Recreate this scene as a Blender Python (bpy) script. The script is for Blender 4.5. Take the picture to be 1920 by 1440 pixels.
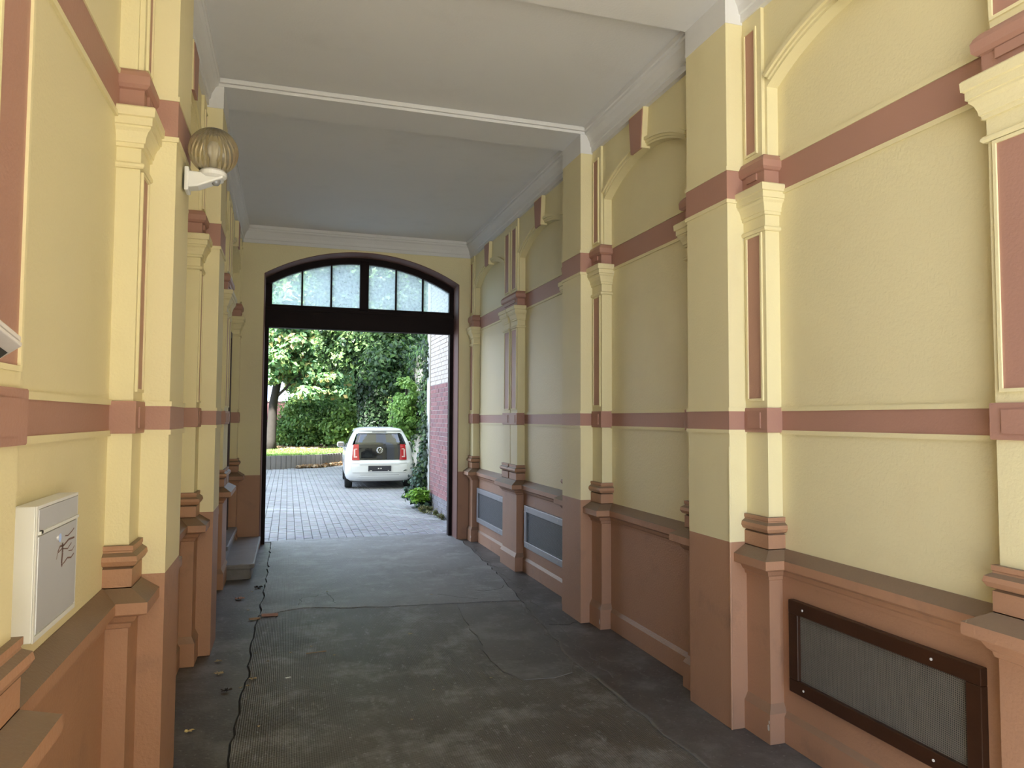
import bpy, bmesh, math, random
import numpy as np
from mathutils import Vector, Matrix

# ------------------------------------------------------------------ clear
for o in list(bpy.data.objects):
    bpy.data.objects.remove(o, do_unlink=True)
SC = bpy.context.scene
COL = SC.collection
random.seed(7)
RNG = np.random.default_rng(7)
R = math.radians

# ------------------------------------------------------------------ camera
EYE = 1.70
YAW, PITCH, ROLL, FPX = R(17.33), R(2.775), R(0.27), 1345.0
cam_d = bpy.data.cameras.new('camera')
cam = bpy.data.objects.new('camera', cam_d)
COL.objects.link(cam)
SC.camera = cam
cam_d.sensor_fit = 'HORIZONTAL'
cam_d.sensor_width = 36.0
cam_d.lens = 36.0 * FPX / 1920.0
cam_d.clip_start = 0.02
cam_d.clip_end = 400
fw = Vector((math.sin(YAW) * math.cos(PITCH), math.cos(YAW) * math.cos(PITCH), math.sin(PITCH)))
rt = Vector((math.cos(YAW), -math.sin(YAW), 0))
up = rt.cross(fw)
r2 = rt * math.cos(ROLL) + up * math.sin(ROLL)
u2 = -rt * math.sin(ROLL) + up * math.cos(ROLL)
m = Matrix((r2, u2, -fw)).transposed().to_4x4()
m.translation = Vector((0, 0, EYE))
cam.matrix_world = m

# ------------------------------------------------------------------ sky, exposure
W = bpy.data.worlds.new('sky')
SC.world = W
W.use_nodes = True
wn = W.node_tree.nodes
wl = W.node_tree.links
wn.clear()
w_out = wn.new('ShaderNodeOutputWorld')
w_bg = wn.new('ShaderNodeBackground')
w_tc = wn.new('ShaderNodeTexCoord')
w_ns = wn.new('ShaderNodeTexNoise')
w_ns.inputs['Scale'].default_value = 3.2
w_ns.inputs['Detail'].default_value = 7
w_rp = wn.new('ShaderNodeValToRGB')
w_rp.color_ramp.elements[0].position = 0.42
w_rp.color_ramp.elements[0].color = (0.42, 0.63, 1.0, 1)
w_rp.color_ramp.elements[1].position = 0.66
w_rp.color_ramp.elements[1].color = (1.0, 0.985, 0.96, 1)
wl.new(w_tc.outputs['Generated'], w_ns.inputs['Vector'])
wl.new(w_ns.outputs['Fac'], w_rp.inputs['Fac'])
wl.new(w_rp.outputs['Color'], w_bg.inputs['Color'])
w_bg.inputs['Strength'].default_value = 1.3
wl.new(w_bg.outputs['Background'], w_out.inputs['Surface'])

# hazy sun over the street side; the tall house keeps the courtyard in shade
sun_d = bpy.data.lights.new('sun', 'SUN')
sun_d.energy = 10.0
sun_d.angle = R(4)
sun_d.color = (1.0, 0.965, 0.89)
sun = bpy.data.objects.new('sun', sun_d)
COL.objects.link(sun)
SUN_EL, SUN_AZ = R(52), R(32)         # light travels towards +y, turned to +x
sdir = Vector((math.sin(SUN_AZ) * math.cos(SUN_EL), math.cos(SUN_AZ) * math.cos(SUN_EL), -math.sin(SUN_EL)))
sun.rotation_euler = sdir.to_track_quat('-Z', 'Y').to_euler()
sun.location = (0, -20, 30)

vs = SC.view_settings
vs.view_transform = 'Standard'
vs.look = 'None'
vs.gamma = 1.0
vs.use_curve_mapping = False
vs.exposure = 1.96

# ------------------------------------------------------------------ materials
def nm(name):
    mt = bpy.data.materials.new(name)
    mt.use_nodes = True
    nt = mt.node_tree
    return mt, nt, nt.nodes['Principled BSDF']

def mat(name, col, rough=0.6, var=0.0, scale=6.0, bump=0.0, bscale=120.0, metal=0.0, spec=0.5,
        spots=None, spot_scale=3.0, spot_amt=0.3, coat=0.0):
    """plain paint / metal / wood with gentle procedural variation, blotches and bump"""
    mt, nt, b = nm(name)
    n, l = nt.nodes, nt.links
    b.inputs['Base Color'].default_value = (*col, 1)
    b.inputs['Roughness'].default_value = rough
    b.inputs['Metallic'].default_value = metal
    b.inputs['Specular IOR Level'].default_value = spec
    if coat:
        b.inputs['Coat Weight'].default_value = coat
        b.inputs['Coat Roughness'].default_value = 0.05
    geo = n.new('ShaderNodeNewGeometry')
    last = None
    if var:
        ns = n.new('ShaderNodeTexNoise')
        ns.inputs['Scale'].default_value = scale
        ns.inputs['Detail'].default_value = 6
        l.new(geo.outputs['Position'], ns.inputs['Vector'])
        mx = n.new('ShaderNodeMix'); mx.data_type = 'RGBA'
        mx.inputs['A'].default_value = (*[c * (1 - var) for c in col], 1)
        mx.inputs['B'].default_value = (*[min(1, c * (1 + var)) for c in col], 1)
        l.new(ns.outputs['Fac'], mx.inputs['Factor'])
        last = mx.outputs['Result']
    if spots:
        n2 = n.new('ShaderNodeTexNoise')
        n2.inputs['Scale'].default_value = spot_scale
        n2.inputs['Detail'].default_value = 8
        n2.inputs['Roughness'].default_value = 0.65
        l.new(geo.outputs['Position'], n2.inputs['Vector'])
        rp = n.new('ShaderNodeValToRGB')
        rp.color_ramp.elements[0].position = 0.56
        rp.color_ramp.elements[1].position = 0.74
        l.new(n2.outputs['Fac'], rp.inputs['Fac'])
        ma = n.new('ShaderNodeMath'); ma.operation = 'MULTIPLY'
        ma.inputs[1].default_value = spot_amt
        l.new(rp.outputs['Color'], ma.inputs[0])
        m2 = n.new('ShaderNodeMix'); m2.data_type = 'RGBA'
        m2.inputs['B'].default_value = (*spots, 1)
        if last: l.new(last, m2.inputs['A'])
        else: m2.inputs['A'].default_value = (*col, 1)
        l.new(ma.outputs['Value'], m2.inputs['Factor'])
        last = m2.outputs['Result']
    if last:
        l.new(last, b.inputs['Base Color'])
    if bump:
        n3 = n.new('ShaderNodeTexNoise')
        n3.inputs['Scale'].default_value = bscale
        n3.inputs['Detail'].default_value = 4
        l.new(geo.outputs['Position'], n3.inputs['Vector'])
        bp = n.new('ShaderNodeBump')
        bp.inputs['Strength'].default_value = bump
        bp.inputs['Distance'].default_value = 0.004
        l.new(n3.outputs['Fac'], bp.inputs['Height'])
        l.new(bp.outputs['Normal'], b.inputs['Normal'])
    return mt

def dusty(mt, dust, amt=0.8):
    nt = mt.node_tree; n, l = nt.nodes, nt.links; b = n['Principled BSDF']
    geo = n.new('ShaderNodeNewGeometry'); sx = n.new('ShaderNodeSeparateXYZ'); l.new(geo.outputs['True Normal'], sx.inputs['Vector'])
    mr = n.new('ShaderNodeMapRange'); mr.inputs['From Min'].default_value = 0.25; mr.inputs['From Max'].default_value = 0.6; mr.inputs['To Max'].default_value = amt
    l.new(sx.outputs['Z'], mr.inputs['Value'])
    mx = n.new('ShaderNodeMix'); mx.data_type = 'RGBA'; mx.inputs['B'].default_value = (*dust, 1)
    src = b.inputs['Base Color'].links[0].from_socket
    l.new(src, mx.inputs['A']); l.new(mr.outputs['Result'], mx.inputs['Factor']); l.new(mx.outputs['Result'], b.inputs['Base Color'])
M = {}
M['yellow'] = mat('yellow_paint', (0.79, 0.70, 0.41), 0.55, 0.05, 1.3, 0.35, 90, spots=(0.70, 0.58, 0.32), spot_scale=2.0, spot_amt=0.25)
M['yellow_old'] = mat('yellow_wall_paint', (0.78, 0.69, 0.41), 0.5, 0.05, 0.9, 0.5, 70, spots=(0.69, 0.57, 0.32), spot_scale=1.4, spot_amt=0.3)
M['terra'] = mat('terracotta_paint', (0.42, 0.225, 0.165), 0.5, 0.06, 2.0, 0.3, 90)
M['brown'] = mat('brown_dado_paint', (0.42, 0.227, 0.130), 0.5, 0.10, 2.2, 0.45, 80, spots=(0.27, 0.15, 0.095), spot_scale=4.5, spot_amt=0.5)
dusty(M['brown'], (0.17, 0.125, 0.08))
M['white'] = mat('white_ceiling_paint', (0.74, 0.73, 0.71), 0.7, 0.03, 1.5, 0.3, 60, spots=(0.6, 0.58, 0.55), spot_scale=2.5, spot_amt=0.25)
M['reveal'] = mat('brown_reveal_paint', (0.19, 0.10, 0.08), 0.6, 0.08, 3.0, 0.2, 90, spec=0.2)
M['darkwood'] = mat('dark_gate_wood', (0.010, 0.004, 0.0035), 0.55, 0.15, 8, 0.2, 60, spec=0.15)
M['white_metal'] = mat('white_enamel', (0.78, 0.78, 0.74), 0.35, 0.03, 5)
M['alu'] = mat('brushed_aluminium', (0.62, 0.62, 0.63), 0.38, 0.06, 5, metal=0.25)
M['chrome'] = mat('chrome', (0.85, 0.85, 0.87), 0.12, metal=1.0)
M['steel_grey'] = mat('grey_steel', (0.30, 0.31, 0.33), 0.4, 0.10, 10, metal=0.4)
M['grille_brown'] = mat('dark_brown_varnish', (0.045, 0.017, 0.007), 0.38, 0.25, 14, 0.15, 70)
M['mesh'] = mat('dusty_zinc', (0.20, 0.18, 0.14), 0.6, 0.15, 20, metal=0.2)
M['mesh_dark'] = mat('dark_zinc', (0.16, 0.175, 0.19), 0.5, 0.12, 20, metal=0.3)
M['black'] = mat('black_void', (0.012, 0.011, 0.010), 0.7)
M['stone'] = mat('step_stone', (0.20, 0.19, 0.18), 0.45, 0.2, 6, 0.4, 60, spots=(0.11, 0.10, 0.09), spot_scale=5, spot_amt=0.6)
M['door'] = mat('dark_door_wood', (0.05, 0.018, 0.013), 0.4, 0.15, 6)
M['pale'] = mat('pale_door_casing', (0.55, 0.52, 0.50), 0.5, 0.05, 4)
M['screw'] = mat('screw_head', (0.75, 0.73, 0.68), 0.4)

def m_floor(name, base, dark, light, ribs=True):
    mt, nt, b = nm(name)
    n, l = nt.nodes, nt.links
    geo = n.new('ShaderNodeNewGeometry')
    def noise(s, d=8, r=0.6):
        q = n.new('ShaderNodeTexNoise'); q.inputs['Scale'].default_value = s
        q.inputs['Detail'].default_value = d; q.inputs['Roughness'].default_value = r
        l.new(geo.outputs['Position'], q.inputs['Vector']); return q
    def ramp(sock, a, c):
        q = n.new('ShaderNodeValToRGB'); q.color_ramp.elements[0].position = a
        q.color_ramp.elements[1].position = c; l.new(sock, q.inputs['Fac']); return q.outputs['Color']
    def mix(f, a, c):
        q = n.new('ShaderNodeMix'); q.data_type = 'RGBA'
        for s, v in (('A', a), ('B', c)):
            if isinstance(v, tuple): q.inputs[s].default_value = (*v, 1)
            else: l.new(v, q.inputs[s])
        l.new(f, q.inputs['Factor']); return q.outputs['Result']
    c1 = mix(ramp(noise(1.1).outputs['Fac'], 0.38, 0.64), base, dark)
    c2 = mix(ramp(noise(2.3, 10, 0.7).outputs['Fac'], 0.50, 0.70), c1, light)
    mp = n.new('ShaderNodeMapping'); mp.inputs['Scale'].default_value = (2.2, 0.9, 1.0); mp.inputs['Rotation'].default_value = (0, 0, 0.35)
    l.new(geo.outputs['Position'], mp.inputs['Vector'])
    st = noise(4.5, 9, 0.75); l.new(mp.outputs['Vector'], st.inputs['Vector'])
    c2 = mix(ramp(st.outputs['Fac'], 0.58, 0.70), c2, light)
    c3 = mix(ramp(noise(38, 3).outputs['Fac'], 0.63, 0.70), c2, light)
    c4 = mix(ramp(noise(14, 4).outputs['Fac'], 0.64, 0.78), c3, tuple(x * 0.5 for x in dark))
    l.new(c4, b.inputs['Base Color'])
    rr = n.new('ShaderNodeMapRange')
    l.new(noise(3.0).outputs['Fac'], rr.inputs['Value'])
    rr.inputs['To Min'].default_value = 0.34
    rr.inputs['To Max'].default_value = 0.62
    l.new(rr.outputs['Result'], b.inputs['Roughness'])
    b.inputs['Specular IOR Level'].default_value = 0.5
    bp = n.new('ShaderNodeBump'); bp.inputs['Strength'].default_value = 0.5; bp.inputs['Distance'].default_value = 0.004
    l.new(noise(45, 5).outputs['Fac'], bp.inputs['Height'])
    last = bp
    if ribs:
        for axis, rot in (('X', 0.0), ('Y', 0.0)):
            wv = n.new('ShaderNodeTexWave'); wv.wave_type = 'BANDS'; wv.bands_direction = axis
            wv.inputs['Scale'].default_value = 26.0
            wv.inputs['Distortion'].default_value = 0.6
            wv.inputs['Detail'].default_value = 1
            l.new(geo.outputs['Position'], wv.inputs['Vector'])
            b2 = n.new('ShaderNodeBump'); b2.inputs['Strength'].default_value = 0.55; b2.inputs['Distance'].default_value = 0.003
            l.new(wv.outputs['Fac'], b2.inputs['Height'])
            l.new(last.outputs['Normal'], b2.inputs['Normal'])
            last = b2
    l.new(last.outputs['Normal'], b.inputs['Normal'])
    return mt

M['slab'] = m_floor('ribbed_concrete', (0.115, 0.104, 0.088), (0.066, 0.054, 0.040), (0.27, 0.272, 0.26))
M['slab_far'] = m_floor('pale_concrete', (0.20, 0.202, 0.198), (0.14, 0.14, 0.133), (0.30, 0.305, 0.30))
M['slab_plain'] = m_floor('smooth_concrete', (0.090, 0.083, 0.076), (0.055, 0.049, 0.044), (0.17, 0.168, 0.16), ribs=False)
M['slab_patch'] = m_floor('screed_patch', (0.100, 0.096, 0.088), (0.070, 0.065, 0.058), (0.17, 0.17, 0.163), ribs=False)
M['gap'] = mat('joint_dirt', (0.03, 0.027, 0.022), 0.9, 0.3, 30)

def m_glass_haze():
    mt, nt, b = nm('milky_old_glass')
    n, l = nt.nodes, nt.links
    n.remove(b)
    out = n['Material Output']
    geo = n.new('ShaderNodeNewGeometry')
    ns = n.new('ShaderNodeTexNoise'); ns.inputs['Scale'].default_value = 28; ns.inputs['Detail'].default_value = 3
    l.new(geo.outputs['Position'], ns.inputs['Vector'])
    bp = n.new('ShaderNodeBump'); bp.inputs['Strength'].default_value = 0.5; bp.inputs['Distance'].default_value = 0.01
    l.new(ns.outputs['Fac'], bp.inputs['Height'])
    tr = n.new('ShaderNodeBsdfTransparent'); tr.inputs['Color'].default_value = (0.92, 0.97, 0.97, 1)
    tl = n.new('ShaderNodeBsdfTranslucent'); tl.inputs['Color'].default_value = (0.80, 0.93, 0.95, 1)
    l.new(bp.outputs['Normal'], tl.inputs['Normal'])
    gl = n.new('ShaderNodeBsdfGlossy'); gl.inputs['Roughness'].default_value = 0.12
    l.new(bp.outputs['Normal'], gl.inputs['Normal'])
    mr = n.new('ShaderNodeMapRange'); mr.inputs['To Min'].default_value = 0.15; mr.inputs['To Max'].default_value = 0.52
    l.new(ns.outputs['Fac'], mr.inputs['Value'])
    m1 = n.new('ShaderNodeMixShader'); l.new(mr.outputs['Result'], m1.inputs['Fac'])
    l.new(tr.outputs['BSDF'], m1.inputs[1]); l.new(tl.outputs['BSDF'], m1.inputs[2])
    m2 = n.new('ShaderNodeMixShader'); m2.inputs['Fac'].default_value = 0.05
    l.new(m1.outputs['Shader'], m2.inputs[1]); l.new(gl.outputs['BSDF'], m2.inputs[2])
    l.new(m2.outputs['Shader'], out.inputs['Surface'])
    return mt
M['haze_glass'] = m_glass_haze()

def m_leaf(name, rough=0.5, trans=0.35):
    mt, nt, b = nm(name)
    n, l = nt.nodes, nt.links
    out = n['Material Output']
    at = n.new('ShaderNodeAttribute'); at.attribute_name = 'leafcol'
    l.new(at.outputs['Color'], b.inputs['Base Color'])
    b.inputs['Roughness'].default_value = rough
    tl = n.new('ShaderNodeBsdfTranslucent')
    l.new(at.outputs['Color'], tl.inputs['Color'])
    mx = n.new('ShaderNodeMixShader'); mx.inputs['Fac'].default_value = trans
    l.new(b.outputs['BSDF'], mx.inputs[1]); l.new(tl.outputs['BSDF'], mx.inputs[2])
    l.new(mx.outputs['Shader'], out.inputs['Surface'])
    return mt
M['leaf'] = m_leaf('leaf_green')
M['bark'] = mat('bark', (0.026, 0.022, 0.018), 0.9, 0.35, 9, 1.0, 25)
M['bark_grey'] = mat('grey_bark', (0.17, 0.165, 0.16), 0.9, 0.3, 9, 1.0, 25)

# ------------------------------------------------------------------ mesh helpers
class MB:
    def __init__(s): s.v = []; s.f = []; s.mi = []
    def add(s, vs_, fs, mi=0):
        o = len(s.v); s.v += [tuple(p) for p in vs_]
        for f in fs: s.f.append(tuple(i + o for i in f)); s.mi.append(mi)
        return s
    def box(s, x0, x1, y0, y1, z0, z1, mi=0):
        x0, x1 = min(x0, x1), max(x0, x1); y0, y1 = min(y0, y1), max(y0, y1); z0, z1 = min(z0, z1), max(z0, z1)
        return s.add([(x0, y0, z0), (x1, y0, z0), (x1, y1, z0), (x0, y1, z0), (x0, y0, z1), (x1, y0, z1), (x1, y1, z1), (x0, y1, z1)],
                     [(0, 3, 2, 1), (4, 5, 6, 7), (0, 1, 5, 4), (1, 2, 6, 5), (2, 3, 7, 6), (3, 0, 4, 7)], mi)
    def rbox(s, size, mtx, mi=0):
        a, b, c = [q / 2 for q in size]
        vs_ = [mtx @ Vector(p) for p in [(-a, -b, -c), (a, -b, -c), (a, b, -c), (-a, b, -c), (-a, -b, c), (a, -b, c), (a, b, c), (-a, b, c)]]
        return s.add(vs_, [(0, 3, 2, 1), (4, 5, 6, 7), (0, 1, 5, 4), (1, 2, 6, 5), (2, 3, 7, 6), (3, 0, 4, 7)], mi)
    def prism(s, pts, fn, t0, t1, mi=0):
        """closed 2-D outline pts -> fn(a, b, t) for t0 and t1"""
        k = len(pts)
        vs_ = [fn(a, b, t0) for a, b in pts] + [fn(a, b, t1) for a, b in pts]
        fs = [tuple(range(k))[::-1], tuple(range(k, 2 * k))] + [(i, (i + 1) % k, k + (i + 1) % k, k + i) for i in range(k)]
        return s.add(vs_, fs, mi)
    def strip(s, A, B, fn, t0, t1, mi=0):
        """solid strip between two parallel 2-D polylines A and B (quads, safe for arches)"""
        k = len(A)
        vs_ = [fn(*p, t0) for p in A] + [fn(*p, t0) for p in B] + [fn(*p, t1) for p in A] + [fn(*p, t1) for p in B]
        fs = []
        for i in range(k - 1):
            fs += [(i, i + 1, k + i + 1, k + i), (2 * k + i, 3 * k + i, 3 * k + i + 1, 2 * k + i + 1),
                   (i, 2 * k + i, 2 * k + i + 1, i + 1), (k + i, k + i + 1, 3 * k + i + 1, 3 * k + i)]
        fs += [(0, k, 3 * k, 2 * k), (k - 1, 3 * k - 1, 4 * k - 1, 2 * k - 1)]
        return s.add(vs_, fs, mi)
    def tube(s, pts, rad, n=10, mi=0, cap=True):
        pts = [Vector(p) for p in pts]
        rad = rad if isinstance(rad, (list, tuple)) else [rad] * len(pts)
        vs_ = []; fs = []
        ref = None
        for i, p in enumerate(pts):
            d = (pts[min(i + 1, len(pts) - 1)] - pts[max(i - 1, 0)]).normalized()
            if ref is None:
                ref = d.orthogonal().normalized()
            a = (ref - d * ref.dot(d)).normalized(); ref = a
            b = d.cross(a)
            for j in range(n):
                t = 2 * math.pi * j / n
                vs_.append(p + (a * math.cos(t) + b * math.sin(t)) * rad[i])
        for i in range(len(pts) - 1):
            for j in range(n):
                fs.append((i * n + j, i * n + (j + 1) % n, (i + 1) * n + (j + 1) % n, (i + 1) * n + j))
        if cap:
            fs.append(tuple(range(n))[::-1]); fs.append(tuple((len(pts) - 1) * n + j for j in range(n)))
        return s.add(vs_, fs, mi)
    def lathe(s, prof, c=(0, 0, 0), n=32, mi=0, fn=None):
        vs_ = []; fs = []
        for r, z in prof:
            for j in range(n):
                t = 2 * math.pi * j / n
                rr = fn(r, z, t) if fn else r
                vs_.append((c[0] + rr * math.cos(t), c[1] + rr * math.sin(t), c[2] + z))
        for i in range(len(prof) - 1):
            for j in range(n):
                fs.append((i * n + j, i * n + (j + 1) % n, (i + 1) * n + (j + 1) % n, (i + 1) * n + j))
        if prof[0][0] > 1e-4: fs.append(tuple(range(n))[::-1])
        if prof[-1][0] > 1e-4: fs.append(tuple((len(prof) - 1) * n + j for j in range(n)))
        return s.add(vs_, fs, mi)
    def build(s, name, mats, parent=None, smooth=False, bevel=0.0, recalc=True):
        me = bpy.data.meshes.new(name)
        me.from_pydata(s.v, [], s.f)
        mats = mats if isinstance(mats, (list, tuple)) else [mats]
        for q in mats: me.materials.append(M[q] if isinstance(q, str) else q)
        if len(mats) > 1: me.polygons.foreach_set('material_index', s.mi)
        if recalc:
            bm = bmesh.new(); bm.from_mesh(me)
            bmesh.ops.recalc_face_normals(bm, faces=bm.faces)
            bm.to_mesh(me); bm.free()
        if smooth:
            me.polygons.foreach_set('use_smooth', [True] * len(me.polygons))
        me.update()
        ob = bpy.data.objects.new(name, me)
        COL.objects.link(ob)
        if parent: setparent(ob, parent)
        if bevel:
            bv = ob.modifiers.new('bevel', 'BEVEL'); bv.width = bevel; bv.segments = 2; bv.limit_method = 'ANGLE'
        return ob

def setparent(ob, parent):
    ob.parent = parent
    loc = Vector((0, 0, 0)); p = parent
    mw = Matrix.Identity(4)
    chain = []
    while p: chain.append(p); p = p.parent
    for q in reversed(chain): mw = mw @ q.matrix_parent_inverse @ q.matrix_basis
    ob.matrix_parent_inverse = mw.inverted()

def empty(name, loc=(0, 0, 0), parent=None):
    e = bpy.data.objects.new(name, None); COL.objects.link(e); e.location = loc
    e.empty_display_size = 0.1
    if parent: setparent(e, parent)
    return e

def tag(o, label, cat=None, group=None, kind=None):
    o['label'] = label
    if cat: o['category'] = cat
    if group: o['group'] = group
    if kind: o['kind'] = kind
    return o

# ------------------------------------------------------------------ passage geometry
# p = distance that a surface stands proud of the bay wall, towards the passage
XR, XL = 2.563, -0.70
P_PIL, P_PIER, P_SPAN = 0.09, 0.20, 0.07
def SX(side, p): return XR - p if side > 0 else XL + p
def pbox(mb, side, p0, p1, y0, y1, z0, z1, mi=0): return mb.box(SX(side, p0), SX(side, p1), y0, y1, z0, z1, mi)

Z_DADO, ZB0, ZB1, ZU0, ZU1, Z_COR, Z_SOF, Z_CEIL = 1.02, 1.645, 1.748, 2.955, 3.12, 3.985, 4.155, 4.22
Y_STREET, Y_END = -0.05, 9.95
PIERS = [(3.48, 3.91), (5.62, 6.04)]
HW = 0.19
# (kind, y0, y1): half pilasters carry the side on which their pier / end wall stands
PILS = [('half_far', -0.05, 0.14), ('double', 1.455, 1.98), ('half_near', 3.29, 3.48), ('half_far', 3.91, 4.10),
        ('half_near', 5.43, 5.62), ('half_far', 6.04, 6.23), ('double', 7.72, 8.246), ('half_near', 9.735, 9.95)]
BAYS = [(0.14, 1.455), (1.98, 3.29), (4.10, 5.43), (6.23, 7.72), (8.246, 9.735)]

def offset_path(path, off):
    out = []
    k = len(path)
    for i in range(k):
        ns = []
        if i > 0:
            d = np.subtract(path[i], path[i - 1]); d = d / np.linalg.norm(d); ns.append(np.array([-d[1], d[0]]))
        if i < k - 1:
            d = np.subtract(path[i + 1], path[i]); d = d / np.linalg.norm(d); ns.append(np.array([-d[1], d[0]]))
        if len(ns) == 1: q = ns[0] * off
        else:
            b = ns[0] + ns[1]; q = b * off / max(1e-6, (b @ ns[0]))
        out.append((path[i][0] + q[0], path[i][1] + q[1]))
    return out

def sweep(mb, side, path, prof, mi=0):
    """sweep a moulding profile [(offset, z)] along a plan path [(p, y)] running from far to near"""
    k = len(path); q = len(prof)
    rows = [offset_path(path, o) for o, z in prof]
    vs_ = [(SX(side, rows[j][i][0]), rows[j][i][1], prof[j][1]) for i in range(k) for j in range(q)]
    fs = []
    for i in range(k - 1):
        for j in range(q - 1):
            fs.append((i * q + j, i * q + j + 1, (i + 1) * q + j + 1, (i + 1) * q + j))
    fs.append(tuple(range(q))); fs.append(tuple((k - 1) * q + j for j in range(q))[::-1])
    return mb.add(vs_, fs, mi)

IN = -0.03
PEDESTAL = [(IN, 0), (0.030, 0), (0.030, 0.155), (0.008, 0.20), (0.008, 0.845), (0.018, 0.85), (0.022, 0.868), (0.034, 0.878), (0.046, 0.90),
            (0.085, 0.913), (0.090, 0.918), (0.090, 0.962), (0.080, 0.968), (0.018, 1.008), (0.018, 1.012), (IN, 1.012)]
BASE = [(IN, 1.006), (0.018, 1.006), (0.018, 1.085), (0.008, 1.092), (0.030, 1.10), (0.040, 1.118), (0.036, 1.137), (0.018, 1.150),
        (0.016, 1.156), (0.020, 1.160), (0.020, 1.178), (IN, 1.18)]
CAPITAL = [(IN, 2.735), (0.012, 2.736), (0.018, 2.743), (0.018, 2.753), (0.012, 2.760), (0.003, 2.763), (0.003, 2.822), (0.014, 2.824), (0.014, 2.840), (0.020, 2.842),
           (0.023, 2.862), (0.032, 2.885), (0.043, 2.897), (0.043, 2.906), (0.050, 2.908), (0.050, 2.940), (0.060, 2.943), (0.062, 2.978), (0.056, 2.985), (IN, 2.985)]
FRIEZE = [(IN, 2.982), (0.010, 2.982), (0.010, 3.068), (0.022, 3.072), (0.034, 3.085), (0.036, 3.12), (0.028, 3.138), (0.012, 3.155), (IN, 3.155)]
MIDBLOCK = [(IN, 1.632), (0.012, 1.632), (0.014, 1.636), (0.014, 1.762), (0.012, 1.766), (IN, 1.766)]
RAIL = [(IN, 0.845), (0.020, 0.85), (0.022, 0.868), (0.030, 0.878), (0.036, 0.90), (0.062, 0.913), (0.066, 0.918), (0.066, 0.960), (0.060, 0.966), (0.004, 1.010), (IN, 1.012)]
SKIRT = [(IN, 0), (0.030, 0), (0.030, 0.135), (0.014, 0.165), (IN, 0.168)]
def FILLET(z0, z1): return [(IN, z0), (0.012, z0), (0.012, z1), (IN, z1)]
def BANDP(z0, z1): return [(IN, z0), (0.006, z0), (0.006, z1), (IN, z1)]

def frame_panel(side, pl, y0, y1, z0, z1, p, parent):
    """raised cream fillet round a sunk terracotta panel on a pilaster front"""
    mb = MB(); t = 0.013
    pbox(mb, side, p - 0.02, p + 0.003, y0, y1, z0, z1); mb.build('panel', 'terra', parent)
    mb = MB()
    for a in ((y0 - t, y0, z0 - t, z1 + t), (y1, y1 + t, z0 - t, z1 + t), (y0, y1, z0 - t, z0), (y0, y1, z1, z1 + t)):
        pbox(mb, side, p - 0.02, p + 0.010, *a)
    mb.build('panel_moulding', 'yellow', parent)

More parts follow.
